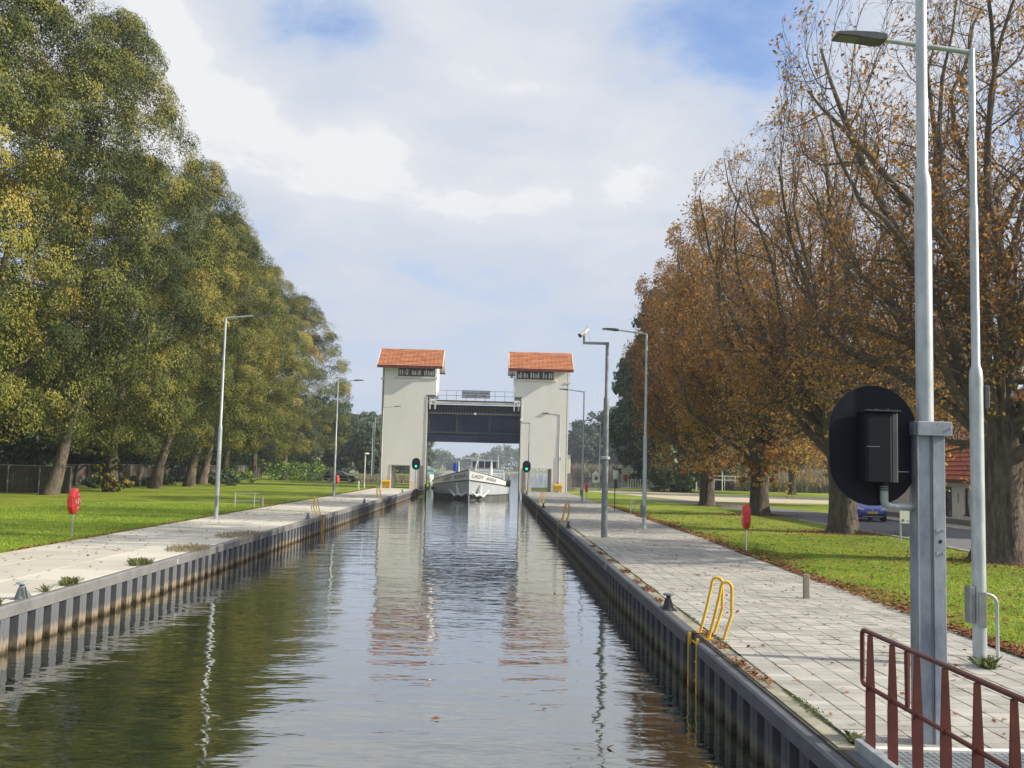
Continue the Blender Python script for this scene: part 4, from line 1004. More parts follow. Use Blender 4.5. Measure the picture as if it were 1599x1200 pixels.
def pan2(b, y0, y1, xa, za, xb, zb, rows):
    nrm = Vector((-(zb-za), 0, (xb-xa))); nrm = nrm.normalized(); nrm = nrm if nrm.z > 0 else -nrm
    ny = int((y1-y0)/.13)
    for r in range(rows):
        a, c = r/rows, (r+1)/rows; p0 = Vector((xa+(xb-xa)*a, 0, za+(zb-za)*a))+nrm*.07; p1 = Vector((xa+(xb-xa)*c, 0, za+(zb-za)*c))+nrm*.015; ba = p0-nrm*.07
        v = []; f = []
        for i in range(ny+1):
            y = y0+(y1-y0)*i/ny; w = .025 if i % 2 else 0
            v += [(ba.x, y, ba.z), (p0.x+nrm.x*w, y, p0.z+nrm.z*w), (p1.x+nrm.x*w, y, p1.z+nrm.z*w)]
        for i in range(ny): f += [(3*i, 3*i+1, 3*i+4, 3*i+3), (3*i+1, 3*i+2, 3*i+5, 3*i+4)]
        b.add(v, f)
pan2(tb, HY0-.4, HY1+.4, HX0-.45, 2.35, xm, 7.35, 20); pan2(tb, HY0-.4, HY1+.4, HX1+.45, 2.35, xm, 7.35, 20)
tb.tube([(xm, HY0-.4, 7.4), (xm, HY1+.4, 7.4)], .14, 8)
m_rt2 = mat('house_tile', (.38, .085, .035), (.50, .13, .055), scale=3, rough=.75, bump=.006, bscale=15, detail=8)
hr = tb.build('roof', m_rt2, hs)
MB().box(HX0-.5, HX0-.38, HY0-.4, HY1+.4, 2.22, 2.34).build('gutter', m_fascia, hr)
s_ = MB(); s_.prism([(HX0-.42, 2.30), (xm, 7.28), (HX1+.42, 2.30), (HX1+.42, 2.20), (xm, 7.15), (HX0-.42, 2.20)], HY0-.38, HY1+.38, 'y'); s_.build('soffit', m_trimw, hr)
# info sign on the lawn
sn = thing('notice_board', 'small white notice board on a grey post at the road edge', 'sign', (15.35, 37.4, 0))
MB().tube([(-.12, 0, 0), (-.12, 0, 1.15)], .03, 8).build('post', m_galv, sn)
MB().box(-.16, .62, -.05, -.03, .72, 1.2, c=.004).build('board', m_white, sn)
MB().tube([(-.04, -.052, .83), (-.04, -.058, .83)], .05, 12).build('print', m_gateframe, sn)
MB().box(.08, .5, -.054, -.0515, .80, .82).build('print', m_gateframe, sn)

# ------------------------------------------------------------------ left fences
fn = thing('reed_fence', 'brown reed fence behind the nearest leaning lime trunk on the left', 'fence')
for i in range(8): MB().tube([(-42+i*2.04, 66.2, 0), (-42+i*2.04, 66.2, 1.85)], .04, 6).build('post', m_galvdark, fn)
b = MB(); x_ = -42.0
while x_ < -27.8:
    w = random.uniform(.05, .10); b.box(x_, x_+w, 66.25+random.uniform(0, .02), 66.28, .02, 1.74+random.uniform(-.03, .05)); x_ += w+.004
b.build('reed_mat', m_reedfence, fn)['kind'] = 'stuff'
MB().tube([(-42, 66.2, 1.8), (-27.7, 66.2, 1.8)], .02, 6).build('rail', m_galv, fn)
fn = thing('garden_fence', 'long dark fence running behind the row of lime trees', 'fence')
b = MB(); y_ = 80.0
for i in range(30): MB().tube([(-35.2, 80+i*2.5, 0), (-35.2, 80+i*2.5, 1.85)], .04, 6).build('post', m_mesh, fn)
while y_ < 152:
    w = random.uniform(.10, .2); b.box(-35.28-random.uniform(0, .02), -35.24, y_, y_+w, .02, 1.74+random.uniform(-.03, .04)); y_ += w+.01
b.build('reed_mat', m_reedfence, fn)['kind'] = 'stuff'
MB().tube([(-35.15, 80, 1.82), (-35.15, 152.5, 1.82)], .02, 6).build('rail', m_galv, fn)

# ------------------------------------------------------------------ lime trees
def lime_crown(seed, n_clump=1150, per=170, leaf=.142):
    global rng
    r = np.random.default_rng(seed)
    # egg profile: boughs first (t 0..1 from crown base to the top), clumps on the outside of every bough
    NB = 118; ga = np.arange(NB)*2.39996; tb_ = np.clip((np.arange(NB)+.5)/NB+r.normal(size=NB)*.03, .01, .99); tb_ = tb_**.85
    prof = np.interp(tb_, [0, .08, .25, .45, .65, .82, .93, 1], [.52, .80, 1.0, .98, .78, .50, .28, .10]); rb = prof*(.78+.16*r.random(NB))*8.6
    BC = np.stack([rb*np.cos(ga), rb*np.sin(ga), 4.3+tb_*24.1], 1); BR = (.95+1.1*r.random(NB))*(.66+.4*prof); bt_ = r.normal(size=NB)*.07
    bi = r.integers(0, NB, n_clump); od = norm(np.stack([np.cos(ga), np.sin(ga), .3+.8*(tb_-.4)], 1))
    dd = norm(r.normal(size=(n_clump, 3))+od[bi]*.9+np.array([0, 0, .35])); C = BC[bi]+dd*BR[bi][:, None]*np.array([1.05, 1.05, .85])
    core = r.random(n_clump) < .26; C[core] = C[core]*np.array([.48, .48, 1]); 
    t = (C[:, 2]-4.6)/24.6; ph = np.arctan2(C[:, 1], C[:, 0])
    s = .55+.55*r.random(n_clump); ctint = .30+bt_[bi]*1.5+.11*r.normal(size=n_clump)
    out = norm(dd+.5*od[bi])
    n = n_clump*per; ci = np.repeat(np.arange(n_clump), per)
    d = norm(r.normal(size=(n, 3))+out[ci]*.55+np.array([0, 0, .2]))
    rr = (.55+.5*r.random(n)**.5)
    P = C[ci]+d*(s[ci]*rr)[:, None]*np.array([1.15, 1.15, .72]); P[:, 2] -= (.25*r.random(n)**2)*s[ci]
    nm = norm(out[ci]*.9+d*.55+r.normal(size=(n, 3))*.42+np.array([0, 0, .2]))
    yel = np.clip(1.3*(np.sin(C[:, 0]*.55+seed)+np.sin(C[:, 2]*.42+seed*3)+np.sin(C[:, 1]*.5))-2.1, 0, .45)
    tint = np.clip(ctint[ci]+yel[ci]+r.normal(size=n)*.11, 0, .97)
    old = rng; rng = r; V, Fq, tt = leaf_quads(P, nm, leaf, .62, tint); rng = old
    return V, Fq, tt
def lime_wood(seed, lean):
    r = random.Random(seed); b = MB()
    top = Vector((lean, r.uniform(-.5, .5), 15))
    pts = []; rad = []
    for i in range(9):
        f_ = i/8; z = 15*f_; pts.append((lean*1.5*(f_**.9)+.1*math.sin(i*1.7+seed), .12*math.sin(i*1.1+seed), z-.1 if i == 0 else z)); rad.append([.62, .40, .34, .31, .28, .25, .21, .16, .10][i])
    b.tube(pts, rad, 12)
    for k in range(13):
        i = r.randint(3, 7); p = Vector(pts[i]); a = r.uniform(0, 6.28); l = r.uniform(3, 6)
        q = p+Vector((math.cos(a)*l*.5, math.sin(a)*l*.5, l*.35)); e = p+Vector((math.cos(a)*l, math.sin(a)*l, l*.9))
        b.tube([p, q, e], [rad[i]*.5, rad[i]*.33, .04], 6)
    return b
crowns = []
for sd_ in (3, 11, 23):
    V, Fq, tt = lime_crown(sd_); crowns.append(npmesh('crown', V, Fq, m_lime, tt))
limes = [  # x, y, lean, scale, rotation, crown, label
    (-29.5, 44.5, 1.2, 1.0, 40, 1, 'lime tree cut by the left edge of the view, with a yellow patch'),
    (-28.4, 54.5, 1.0, 1.02, 200, 0, 'tall lime tree left of the leaning trunk at the reed fence'),
    (-28.2, 64.0, 2.4, 1.04, 90, 2, 'lime tree with leaning bare trunk in front of the reed fence'),
    (-27.8, 73.0, .6, .95, 310, 1, 'lime tree with ivy and leaf tufts round its trunk base'),
    (-28.2, 83.8, 2.2, .93, 20, 0, 'lime tree with leaning trunk between the ivy trunk and the straight ones'),
    (-28.0, 92.8, 1.4, .92, 150, 2, 'lime tree with thick trunk just left of the first left lamp'),
    (-30.0, 104, 1.0, .95, 250, 1, 'lime tree whose trunk stands right behind the first left lamp'),
    (-31.8, 118, .8, .97, 75, 0, 'lime tree in the middle of the row beyond the first left lamp'),
    (-32.2, 134, .5, .98, 350, 2, 'lime tree second from the tower end of the row'),
    (-31.6, 151, .6, 1.0, 120, 1, 'last lime tree of the row, nearest the left tower')]
for i, (x, y, ln, sc, rz, c, lab) in enumerate(limes):
    t_ = thing('lime_tree', lab, 'tree', (x, y, 0), 0, 'lime trees in a row behind the left lawn')
    tr = lime_wood(i+5, ln).build('trunk', m_barkl, t_, smooth=True)
    k_ = (.84, .80, .72, .84, .80, .86, .80, .92, .84, .95)[i]; cr_ = link('crown', crowns[c], t_, (ln*.9+.6, 0, -.6), R_(rz)); cr_.scale = (sc*k_, sc*k_, sc*(1.06, 1.10, 1.05, .91, 1.03, .96, 1.04, .93, 1.02, .97)[i])
# shaded wood behind the limes
def bush_crown(seed, R, H, z0, n_clump, per, leaf, flat=.75):
    r = np.random.default_rng(seed)
    d = norm(r.normal(size=(n_clump, 3))); k = np.where(r.random(n_clump) < .75, .8+.25*r.random(n_clump), .3+.5*r.random(n_clump))
    C = d*k[:, None]*np.array([R, R, H/2])*(1+.12*np.sin(5*d[:, :1]+seed)+.1*np.sin(7*d[:, 2:]+seed)); C[:, 2] += z0+H/2
    s = (.10+.10*r.random(n_clump))*R*1.1; ct = .45+.2*r.normal(size=n_clump)
    n = n_clump*per; ci = np.repeat(np.arange(n_clump), per); dd = norm(r.normal(size=(n, 3))+d[ci]*.5)
    P = C[ci]+dd*(s[ci]*(.5+.6*r.random(n)))[:, None]*np.array([1.1, 1.1, flat]); P[:, 2] = np.maximum(P[:, 2], .05)
    nm = norm(dd+r.normal(size=(n, 3))*.6)
    global rng
    old = rng; rng = r; V, Fq, tt = leaf_quads(P, nm, leaf, .65, np.clip(ct[ci]+r.normal(size=n)*.14, 0, 1)); rng = old
    return V, Fq, tt
V, Fq, tt = bush_crown(5, 6.0, 17, .5, 330, 75, .42); wood_m = npmesh('crown', V, Fq, m_dark, tt)
tk = MB().tube([(0, 0, -.1), (.3, 0, 4), (0, .3, 9), (.2, 0, 13)], [.35, .26, .2, .08], 8).mesh('trunk', m_barkl, True)
spots = [(-38.5, 63), (-37.8, 78), (-38.5, 91), (-38, 104), (-38.5, 117), (-38, 131), (-38.5, 145), (-42, 58), (-40, 72), (-45, 84), (-41, 97), (-44, 110), (-42, 124), (-44, 139), (-52, 66), (-55, 90), (-56, 120), (-40, 47), (-50, 152)]
nm_ = ['close behind the reed fence', 'close behind the corner of the two fences', 'close behind the dark fence by the leaning limes', 'close behind the fence left of the first left lamp', 'close behind the fence right of the first left lamp', 'close behind the fence before its end', 'at the end of the dark fence', 'nearest at the view edge', 'behind the reed fence end', 'behind the ivy trunk', 'behind the leaning pair', 'behind the first left lamp', 'behind the middle limes', 'behind the last limes', 'deep behind the reed fence', 'deep behind the dark fence', 'deep behind the middle of the row', 'at the far left edge', 'at the far end of the dark fence']
for i, ((x, y), nn) in enumerate(zip(spots, nm_)):
    t_ = thing('woodland_tree', 'dark shaded green woodland tree '+nn, 'tree', (x, y, 0), R_(47*i), 'dark woodland trees behind the limes')
    link('trunk', tk, t_); c = link('crown', wood_m, t_); c.scale = (1, 1, 1+.15*math.sin(i*2.1)) if i > 6 else (.62, .9, .62+.08*math.sin(i*2.1))
# undergrowth clumps
def small_bush(name, label, cat, loc, R, H, m, seed, n_clump=26, per=45, leaf=.14, group=None):
    V, Fq, tt = bush_crown(seed, R, H, .0, n_clump, per, leaf); o = link(name, npmesh(name, V, Fq, m, tt), None, loc); return tag(o, label, cat, group)
small_bush('shrub', 'brownish green shrub at the foot of the ivy-covered lime trunk', 'shrub', (-26.9, 72.4, 0), 1.0, 1.0, m_lime, 31)
small_bush('shrub', 'leafy ivy column climbing the second visible lime trunk', 'ivy', (-27.8, 72.2, .4), .95, 3.8, m_lime, 32, 40, 40, .2)
small_bush('shrub', 'low round shrub on the lawn right behind the first left lamp', 'shrub', (-26.8, 100, 0), 1.8, 1.5, m_far, 33, 40, 50, .2)
small_bush('shrub', 'bright green low shrub below the middle limes', 'shrub', (-27.6, 108, 0), 2.2, 1.4, m_bush, 34, 40, 50, .22)
small_bush('hedge', 'green hedge left of the black car', 'hedge', (-27.5, 140, 0), 4.5, 2.2, m_bush, 35, 80, 60, .28)
for i, (x, y) in enumerate([(-31, 80), (-31.5, 88), (-31, 97), (-32, 111), (-33, 125)]):
    small_bush('shrub', 'low weeds along the dark fence '+['by the ivy trunk', 'between the leaning limes', 'left of the lamp', 'right of the lamp', 'near the last limes'][i], 'shrub', (x, y, 0), 1.6, .9, m_dark, 40+i, 26, 40, .2)

# ------------------------------------------------------------------ horse chestnuts
def branches(r, start, dirs, length, rad, S, up, wob, taper=.35):
    n = len(start); P = np.empty((n, S+1, 3)); P[:, 0] = start; d = norm(dirs)
    for k in range(S):
        d = norm(d+np.array([0, 0, up])+r.normal(size=(n, 3))*wob); P[:, k+1] = P[:, k]+d*(length/S)[:, None]
    Rr = rad[:, None]*np.linspace(1, taper, S+1)[None]
    return P, Rr
def spawn(r, P, Rr, per, f0, f1):
    n, S1, _ = P.shape
    f = f0+(f1-f0)*(np.arange(per)[None]+r.random((n, per)))/per; f = f*(S1-1); i = np.minimum(f.astype(int), S1-2); w = (f-i)[..., None]
    ii = np.arange(n)[:, None]
    p = P[ii, i]*(1-w)+P[ii, i+1]*w; t_ = norm(P[ii, i+1]-P[ii, i]); rr = Rr[ii, i]
    return p.reshape(-1, 3), t_.reshape(-1, 3), rr.reshape(-1)
def side_dir(r, t_, spread, flat=1.0):
    v = r.normal(size=t_.shape)*np.array([1, 1, flat]); v = norm(v-(v*t_).sum(1, keepdims=True)*t_); return norm(t_*math.cos(spread)+v*math.sin(spread))
def chestnut(seed, R=5.6, H=21, n_leaf=9000, top_bare=.5, trunk_r=.55, leaf=.15):
    r = np.random.default_rng(seed)
    nt = 17; ph = np.linspace(0, 2*np.pi, nt, endpoint=False)+r.random(nt)*.4
    tilt = r.uniform(.2, 1.0, nt); tilt[0] = .05; tilt[1] = .12
    z0 = r.uniform(2.8, 4.6, nt)
    st0 = np.stack([.35*np.cos(ph), .35*np.sin(ph), z0], 1)
    dr = np.stack([np.cos(ph)*np.sin(tilt), np.sin(ph)*np.sin(tilt), np.cos(tilt)], 1)
    ln = (H-4)*(1.0-.22*tilt)*r.uniform(.9, 1.0, nt)
    P1, R1 = branches(r, st0, dr, ln, r.uniform(.12, .23, nt), 10, .14, .17, .16)
    # low spreading limbs
    n2 = 9; ph = np.linspace(0, 2*np.pi, n2, endpoint=False)+r.random(n2); st2 = np.stack([.3*np.cos(ph), .3*np.sin(ph), r.uniform(3.2, 6.0, n2)], 1)
    P1b, R1b = branches(r, st2, np.stack([np.cos(ph), np.sin(ph), r.uniform(-.05, .35, n2)], 1), r.uniform(4, 6.0, n2), r.uniform(.10, .16, n2), 10, .08, .12, .25)
    P1 = np.concatenate([P1, P1b]); R1 = np.concatenate([R1, R1b])
    p, t_, rr = spawn(r, P1, R1, 13, .14, .98)
    nb = len(p); hfac = np.clip((H+1-p[:, 2])/9, .45, 1)
    P2, R2 = branches(r, p, side_dir(r, t_, 1.0), r.uniform(2.2, 4.6, nb)*hfac, rr*.36, 7, .10, .2, .3)
    p, t_, rr = spawn(r, P2, R2, 8, .15, 1.0); nb = len(p)
    P3, R3 = branches(r, p, side_dir(r, t_, .7), r.uniform(.8, 1.9, nb), np.maximum(rr*.42, .009), 4, .08, .22, .5)
    p, t_, rr = spawn(r, P3, R3, 5, .3, 1.0); nb = len(p)
    P4, R4 = branches(r, p, side_dir(r, t_, .65), r.uniform(.3, .75, nb), np.full(nb, .0065), 2, .10, .2, .6)
    # squash into the crown envelope
    def env(P):
        q = np.hypot(P[..., 0], P[..., 1]); lim = R*np.interp(P[..., 2], [3, 6, 11, 16, 19, 22, 26], [.80, 1.0, 1.10, 1.0, .80, .52, .4]); k = np.where(q > lim*.8, (lim*.8+(q-lim*.8)*.35)/np.maximum(q, .01), 1)
        P[..., 0] *= k; P[..., 1] *= k; qq = np.hypot(P[..., 0], P[..., 1]); Hm = H-.8-3.2*(qq/R)**2+.5*np.sin(P[..., 0]*1.7)*np.cos(P[..., 1]*1.9); P[..., 2] = np.where(P[..., 2] > Hm-1.5, Hm-1.5+(P[..., 2]-Hm+1.5)*.35, P[..., 2]); return P
    P1, P2, P3, P4 = env(P1), env(P2), env(P3), env(P4)
    Vt, Ft = join([tubes(P1, R1, 7), tubes(P2, R2, 5), tubes(P3, R3, 3), tubes(P4, R4, 3)])
    # trunk
    th = np.linspace(0, 2*np.pi, 20, endpoint=False); zs = np.array([-.1, .12, .4, 1.0, 2.0, 3.0, 3.8, 4.8, 6]); rs = np.array([1.5, 1.28, 1.12, 1.0, .96, 1.02, 1.08, .7, .35])*trunk_r
    tv_ = []
    for z, q in zip(zs, rs):
        k = q*(1+.10*np.sin(5*th+seed)*(1 if z < 1.2 else .5)+.06*np.sin(9*th+z)+.03*r.normal(size=20)); tv_.append(np.stack([k*np.cos(th), k*np.sin(th), np.full(20, z)], 1))
    tv_ = np.concatenate(tv_); idx = np.arange(len(tv_)).reshape(len(zs), 20); nx = np.roll(idx, -1, 1)
    tf_ = np.stack([idx[:-1], nx[:-1], nx[1:], idx[1:]], -1).reshape(-1, 4)
    # leaves: drooping clusters at the twig ends
    E = P4[:, -1]; wgt = np.interp(E[:, 2], [3, 9, 14, 21], [1, 1, .75, 1-top_bare])
    patch = .5+.5*np.sin(E[:, 0]*.8+seed)*np.sin(E[:, 2]*.55+seed)*np.sin(E[:, 1]*.8); wgt = wgt*(.25+patch)*np.interp(np.hypot(E[:, 0], E[:, 1])/R-.0*E[:, 2], [.6, 1.0], [1, 1-top_bare*.6])
    sel = r.choice(len(E), size=n_leaf//3, replace=True, p=wgt/wgt.sum()); C = np.repeat(E[sel], 3, 0)+r.normal(size=(len(sel)*3, 3))*.15; C[:, 2] -= .10
    nm = norm(r.normal(size=C.shape)+np.array([0, 0, .3])); pt = np.repeat(patch[sel], 3)
    tint = np.clip(.25+.35*pt+r.normal(size=len(C))*.16+np.interp(C[:, 2], [3, 8], [.25, 0]), 0, 1)
    global rng
    old = rng; rng = r; V, Fq, tt = leaf_quads(C, nm, leaf, .5, tint); rng = old
    return (tv_, tf_), (Vt, Ft), (V, Fq, tt)
def chest_tree(label, loc, data, rz, sc=1.0):
    t_ = thing('chestnut_tree', label, 'tree', loc, R_(rz), 'horse chestnuts in a row on the right')
    link('trunk', data[0], t_).scale = (sc,)*3; link('branches', data[1], t_).scale = (sc,)*3; link('crown', data[2], t_).scale = (sc,)*3
    return t_
def mk(seed, **k):
    (a, af), (b_, bf_), (c, cf, ct) = chestnut(seed, **k)
    return npmesh('trunk', a, af, m_bark, smooth=True), npmesh('branches', b_, bf_, m_twig), npmesh('crown', c, cf, m_chest, ct)
cA = mk(2, R=6.2, H=21.5, n_leaf=27000, top_bare=.8, trunk_r=.66, leaf=.145); cB = mk(9, R=5.8, H=21.0, n_leaf=27000, top_bare=.9, trunk_r=.56, leaf=.15); cC = mk(17, R=6.0, H=21.5, n_leaf=56000, top_bare=.3, trunk_r=.52, leaf=.18)
chest_tree('largest nearest chestnut with rusty leaves and thick trunk at the right edge', (14.96, 29.5, 0), cA, 0)
chest_tree('half bare chestnut whose trunk stands behind the signal board', (14.9, 42.7, 0), cB, 0)
ch3 = chest_tree('rusty chestnut with thick trunk right of the lifebuoy stand', (15.75, 59.3, 0), cC, 0)
ch4 = chest_tree('farthest golden brown chestnut of the row, nearest the lock towers', (15.9, 74.6, 0), cC, 0, .98); ch4.rotation_euler[2] = 0
t_ = chest_tree('half bare chestnut behind the white house gable', (31, 80, 0), cB, 200, .9)
t_ = chest_tree('distant brown chestnut by the pale path behind the trunks', (37, 124, 0), cC, 60, .8)
for tr_, lo_, rr_, hh_, sd_ in ((ch3, (-.4, -1.1, 1.6), 1.0, 1.8, 61), (ch4, (-.5, -1.0, 2.0), 1.7, 1.7, 62), (ch3, (.3, -.9, 2.6), 1.6, 1.6, 63)):
    V, Fq, tt = bush_crown(sd_, rr_, hh_, 0, 34, 40, .17); q_ = link('leaf_sprouts', npmesh('leaf_sprouts', V, Fq, m_chest, tt), tr_, lo_); q_['kind'] = 'stuff'

# ------------------------------------------------------------------ far trees
V, Fq, tt = bush_crown(71, 7.0, 19, 1.2, 420, 62, .55); big_m = npmesh('crown', V, Fq, m_dark, tt)
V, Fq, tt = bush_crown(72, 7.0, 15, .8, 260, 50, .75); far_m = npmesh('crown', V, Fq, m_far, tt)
ftk = MB().tube([(0, 0, -.1), (.2, 0, 3), (0, .2, 7), (.2, 0, 11)], [.45, .33, .25, .1], 8).mesh('trunk', m_barkl, True)
def ftree(label, x, y, s, me, group, rz=0, sz=None):
    t_ = thing('tree', label, 'tree', (x, y, 0), R_(rz), group); link('trunk', ftk, t_).scale = (s, s, s); c = link('crown', me, t_); c.scale = (s, s, sz or s)
ftree('tall dark green tree behind the farthest chestnut', 22.5, 122, 1.0, big_m, 'dark trees behind the chestnuts', 0, 1.22)
ftree('shorter dark green tree right of the far street lamp', 22.5, 140, .85, big_m, 'dark trees behind the chestnuts', 80, .85)
ftree('dark green tree behind the pale path, partly hidden by chestnuts', 34, 150, .85, big_m, 'dark trees behind the chestnuts', 170, .8)
ftree('dark tree behind the reed bank right of the trunks', 62, 175, .9, big_m, 'dark trees behind the chestnuts', 220, .7)
ftree('dark tree behind the white house roof', 46, 105, .9, big_m, 'dark trees behind the chestnuts', 300, .8)
far_r = [(31, 345, 1.15), (42, 350, 1.3), (53, 345, 1.35), (64, 352, 1.25), (76, 348, 1.2), (88, 350, 1.25), (100, 348, 1.1), (114, 352, 1.2), (128, 348, 1.25), (144, 352, 1.1), (160, 350, 1.25), (178, 352, 1.2), (196, 350, 1.2)]
nm_ = ['first right of the right tower', 'second right of the right tower', 'third right of the right tower', 'fourth right of the tower', 'behind the camera pole', 'behind the second lamp', 'left of the golden chestnut trunk', 'behind the golden chestnut', 'between two chestnut trunks', 'left of the lifebuoy chestnut', 'right of the lifebuoy chestnut', 'left of the signal board', 'behind the signal board']
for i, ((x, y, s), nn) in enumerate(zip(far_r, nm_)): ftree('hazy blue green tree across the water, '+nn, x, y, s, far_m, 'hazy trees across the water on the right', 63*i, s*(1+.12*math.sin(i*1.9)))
far_l = [(-23, 190, .62), (-31, 200, .72), (-38, 185, .8), (-46, 196, .85), (-54, 186, .9), (-33, 262, 1.05), (-45, 268, 1.1), (-58, 262, 1.15), (-70, 268, 1.1), (-80, 262, 1.15), (-24, 300, .85), (-30, 320, 1.0)]
nm_ = ['just left of the left tower', 'second left of the tower, small', 'behind the black car', 'left of the black car', 'behind the last lime trunk', 'tall, behind the path light', 'tall, behind the car roof', 'tall, behind the second left lamp', 'tall, right of the last lime trunk', 'tall, behind the last limes', 'on the bank seen under the gate', 'taller on the bank seen under the gate']
for i, ((x, y, s), nn) in enumerate(zip(far_l, nm_)): ftree('hazy grey green tree '+nn, x, y, s, far_m, 'hazy trees beyond the left tower', 51*i, s*(1+.1*math.sin(i*2.3)))
# far belt: one mass
n_c = 1700; r = np.random.default_rng(90)
u = r.random(n_c); xx = -260+u*620; yy = np.interp(xx, [-260, -60, 60, 360], [660, 640, 815, 790])+r.random(n_c)*25
hgt = 13+4*np.sin(xx*.045)+2.5*np.sin(xx*.13+1)+1.5*np.sin(xx*.31); zz = hgt*r.random(n_c)**.6*np.where(xx > 20, 1.25, 1.0)
C = np.stack([xx, yy, zz], 1); ci = np.repeat(np.arange(n_c), 34); d = norm(r.normal(size=(len(ci), 3))+np.array([0, -.5, .3])); P = C[ci]+d*3.4*(.5+.6*r.random(len(ci)))[:, None]; P[:, 2] = np.maximum(P[:, 2], .2)
V, Fq, tt = leaf_quads(P, norm(d+r.normal(size=d.shape)*.5), 1.7, .7, np.clip(.5+.2*r.normal(size=n_c)[ci]+r.normal(size=len(ci))*.1, 0, 1))
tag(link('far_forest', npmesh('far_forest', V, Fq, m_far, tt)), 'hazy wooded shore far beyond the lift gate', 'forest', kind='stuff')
def blades(name, label, cat, x0, x1, y0, y1, n, h, m, seed, kind='stuff', w=.04, fx=None, jit=.35):
    r = np.random.default_rng(seed); y = y0+(y1-y0)*r.random(n); x = (x0+(x1-x0)*r.random(n)) if fx is None else fx(y, r)
    hh = h*(.5+.8*r.random(n)); a = r.random(n)*2*np.pi; dx = np.cos(a)*w; dy = np.sin(a)*w; lx = r.normal(size=n)*hh*jit; ly = r.normal(size=n)*hh*jit
    V = np.stack([np.stack([x-dx, y-dy, np.zeros(n)], 1), np.stack([x+dx, y+dy, np.zeros(n)], 1), np.stack([x+lx, y+ly, hh], 1)], 1).reshape(-1, 3)
    o = link(name, npmesh(name, V, np.arange(3*n).reshape(n, 3), m, np.repeat(np.clip(.5+.25*r.normal(size=n), 0, 1), 3)))
    return tag(o, label, cat, kind=kind)
blades('reeds', 'beige reeds along the water beyond the pale path', 'reeds', 34, 75, 140, 146, 9000, 2.1, m_reed, 1, w=.12)
blades('reeds', 'beige reed belt on the far shore right of the tower', 'reeds', 20, 150, 331, 337, 9000, 4.0, m_reed, 2, w=.35)
blades('reeds', 'dry grass and weeds behind the left railing', 'reeds', -26, -10.5, 139, 165, 7000, .9, m_reed, 3, w=.06)
# waterside furniture beyond the right lawn
pf = thing('picket_fence', 'white picket fence at the waterside right of the camera pole', 'fence')
for i in range(11): MB().box(18.4+i*.34, 18.56+i*.34, 138.0, 138.06, .05, 1.35).build('picket', m_white, pf)
MB().box(17.6, 22.6, 138.07, 138.3, 0, .22).build('base', m_white, pf)
for i, (x_, lab, z1) in enumerate(((16.9, 'left white round tank beside the picket fence', 2.5), (19.4, 'right white round tank above the picket fence', 2.5))):
    t_ = thing('white_tank', lab, 'tank', (x_, 139.2, 0)); MB().tube_z([(.3, 1.2), (.36, 1.3), (.36, z1-.1), (.28, z1)], (0, 0, 0), 14, 0).build('tank', m_white, t_); MB().tube([(0, 0, 0), (0, 0, 1.2)], .25, 8).build('stand', m_gatedark, t_)
t_ = thing('control_cabinet', 'grey control cabinet with red panel between the white tanks', 'cabinet', (18.2, 139.3, 0)); MB().box(-.55, .55, -.3, .3, 0, 3.2, c=.04).build('body', m_shipgrey, t_); MB().box(-.3, .3, -.32, -.302, 1.2, 1.9).build('panel', m_red, t_)
t_ = thing('kiosk', 'small white hut with pointed top at the waterside', 'hut', (13.9, 137, 0)); b = MB(); b.box(-.45, .45, -.4, .4, .7, 1.9, c=.03); b.add([(-.45, -.4, 1.9), (.45, -.4, 1.9), (.45, .4, 1.9), (-.45, .4, 1.9), (0, 0, 2.4)], [(0, 1, 4), (1, 2, 4), (2, 3, 4), (3, 0, 4)]); b.build('body', m_white, t_); MB().tube([(0, 0, 0), (0, 0, .7)], .28, 8).build('stand', m_galv, t_); MB().box(-.2, .2, -.42, -.402, 1.1, 1.6).build('window', m_glass, t_)
t_ = thing('white_cabinet', 'white rounded cabinet at the right end of the picket fence', 'cabinet', (22.3, 138.6, 0)); MB().box(-.5, .5, -.4, .4, 0, 1.9, c=.15).build('body', m_white, t_)
jt = thing('jetty', 'long white jetty railing along the water right of the picket fence', 'jetty')
for i in range(12): MB().tube([(23.5+i*1.5, 141, 0), (23.5+i*1.5, 141, 2.05)], .06, 6).build('post', m_white, jt)
for z_ in (1.45, 2.0): MB().box(23.3, 40.5, 140.95, 141.05, z_, z_+.12).build('rail', m_white, jt)
t_ = thing('litter_bin', 'black litter bin beside the jetty railing', 'bin', (29.4, 137.5, 0)); MB().box(-.4, .4, -.3, .3, .35, 1.35, c=.04).build('body', m_blackflat, t_); MB().box(-.1, .1, -.1, .1, 0, .35).build('stand', m_blackflat, t_)
for x_, h_, lab in ((28.0, 5.2, 'white pole rising from the jetty, left one'), (31.6, 2.9, 'short white pole right of the black bin'), (20.9, 3.8, 'white mooring pole at the picket fence end'), (9.8, 3.4, 'thin white pole beside the far red lifebuoy')):
    t_ = thing('white_pole', lab, 'pole', (x_, 138.6, 0)); MB().tube([(0, 0, 0), (0, 0, h_)], .07, 8).build('pole', m_white, t_)
sb_ = thing('moored_boat', 'small boat with teal canopy moored on the left shore under the gate', 'boat', (-17.2, 270, WZ))
b = MB(); v = []
for y_, w in ((-3, .1), (-2, 1.0), (0, 1.35), (3, 1.2)): v += [(-w, y_, 1.0), (w, y_, 1.0), (w*.7, y_, -.2), (-w*.7, y_, -.2)]
b.add(v, [(j+i, j+(i+1) % 4, j+(i+1) % 4+4, j+i+4) for j in (0, 4, 8) for i in range(4)]+[(0, 1, 2, 3), (15, 14, 13, 12)]); b.build('hull', m_shipw, sb_)
b = MB(); b.prism([(-1.3, 1.6), (1.3, 1.6), (.9, 2.3), (-.9, 2.3)], -1.5, 2.6, 'y'); b.build('canopy', m_teal, sb_)
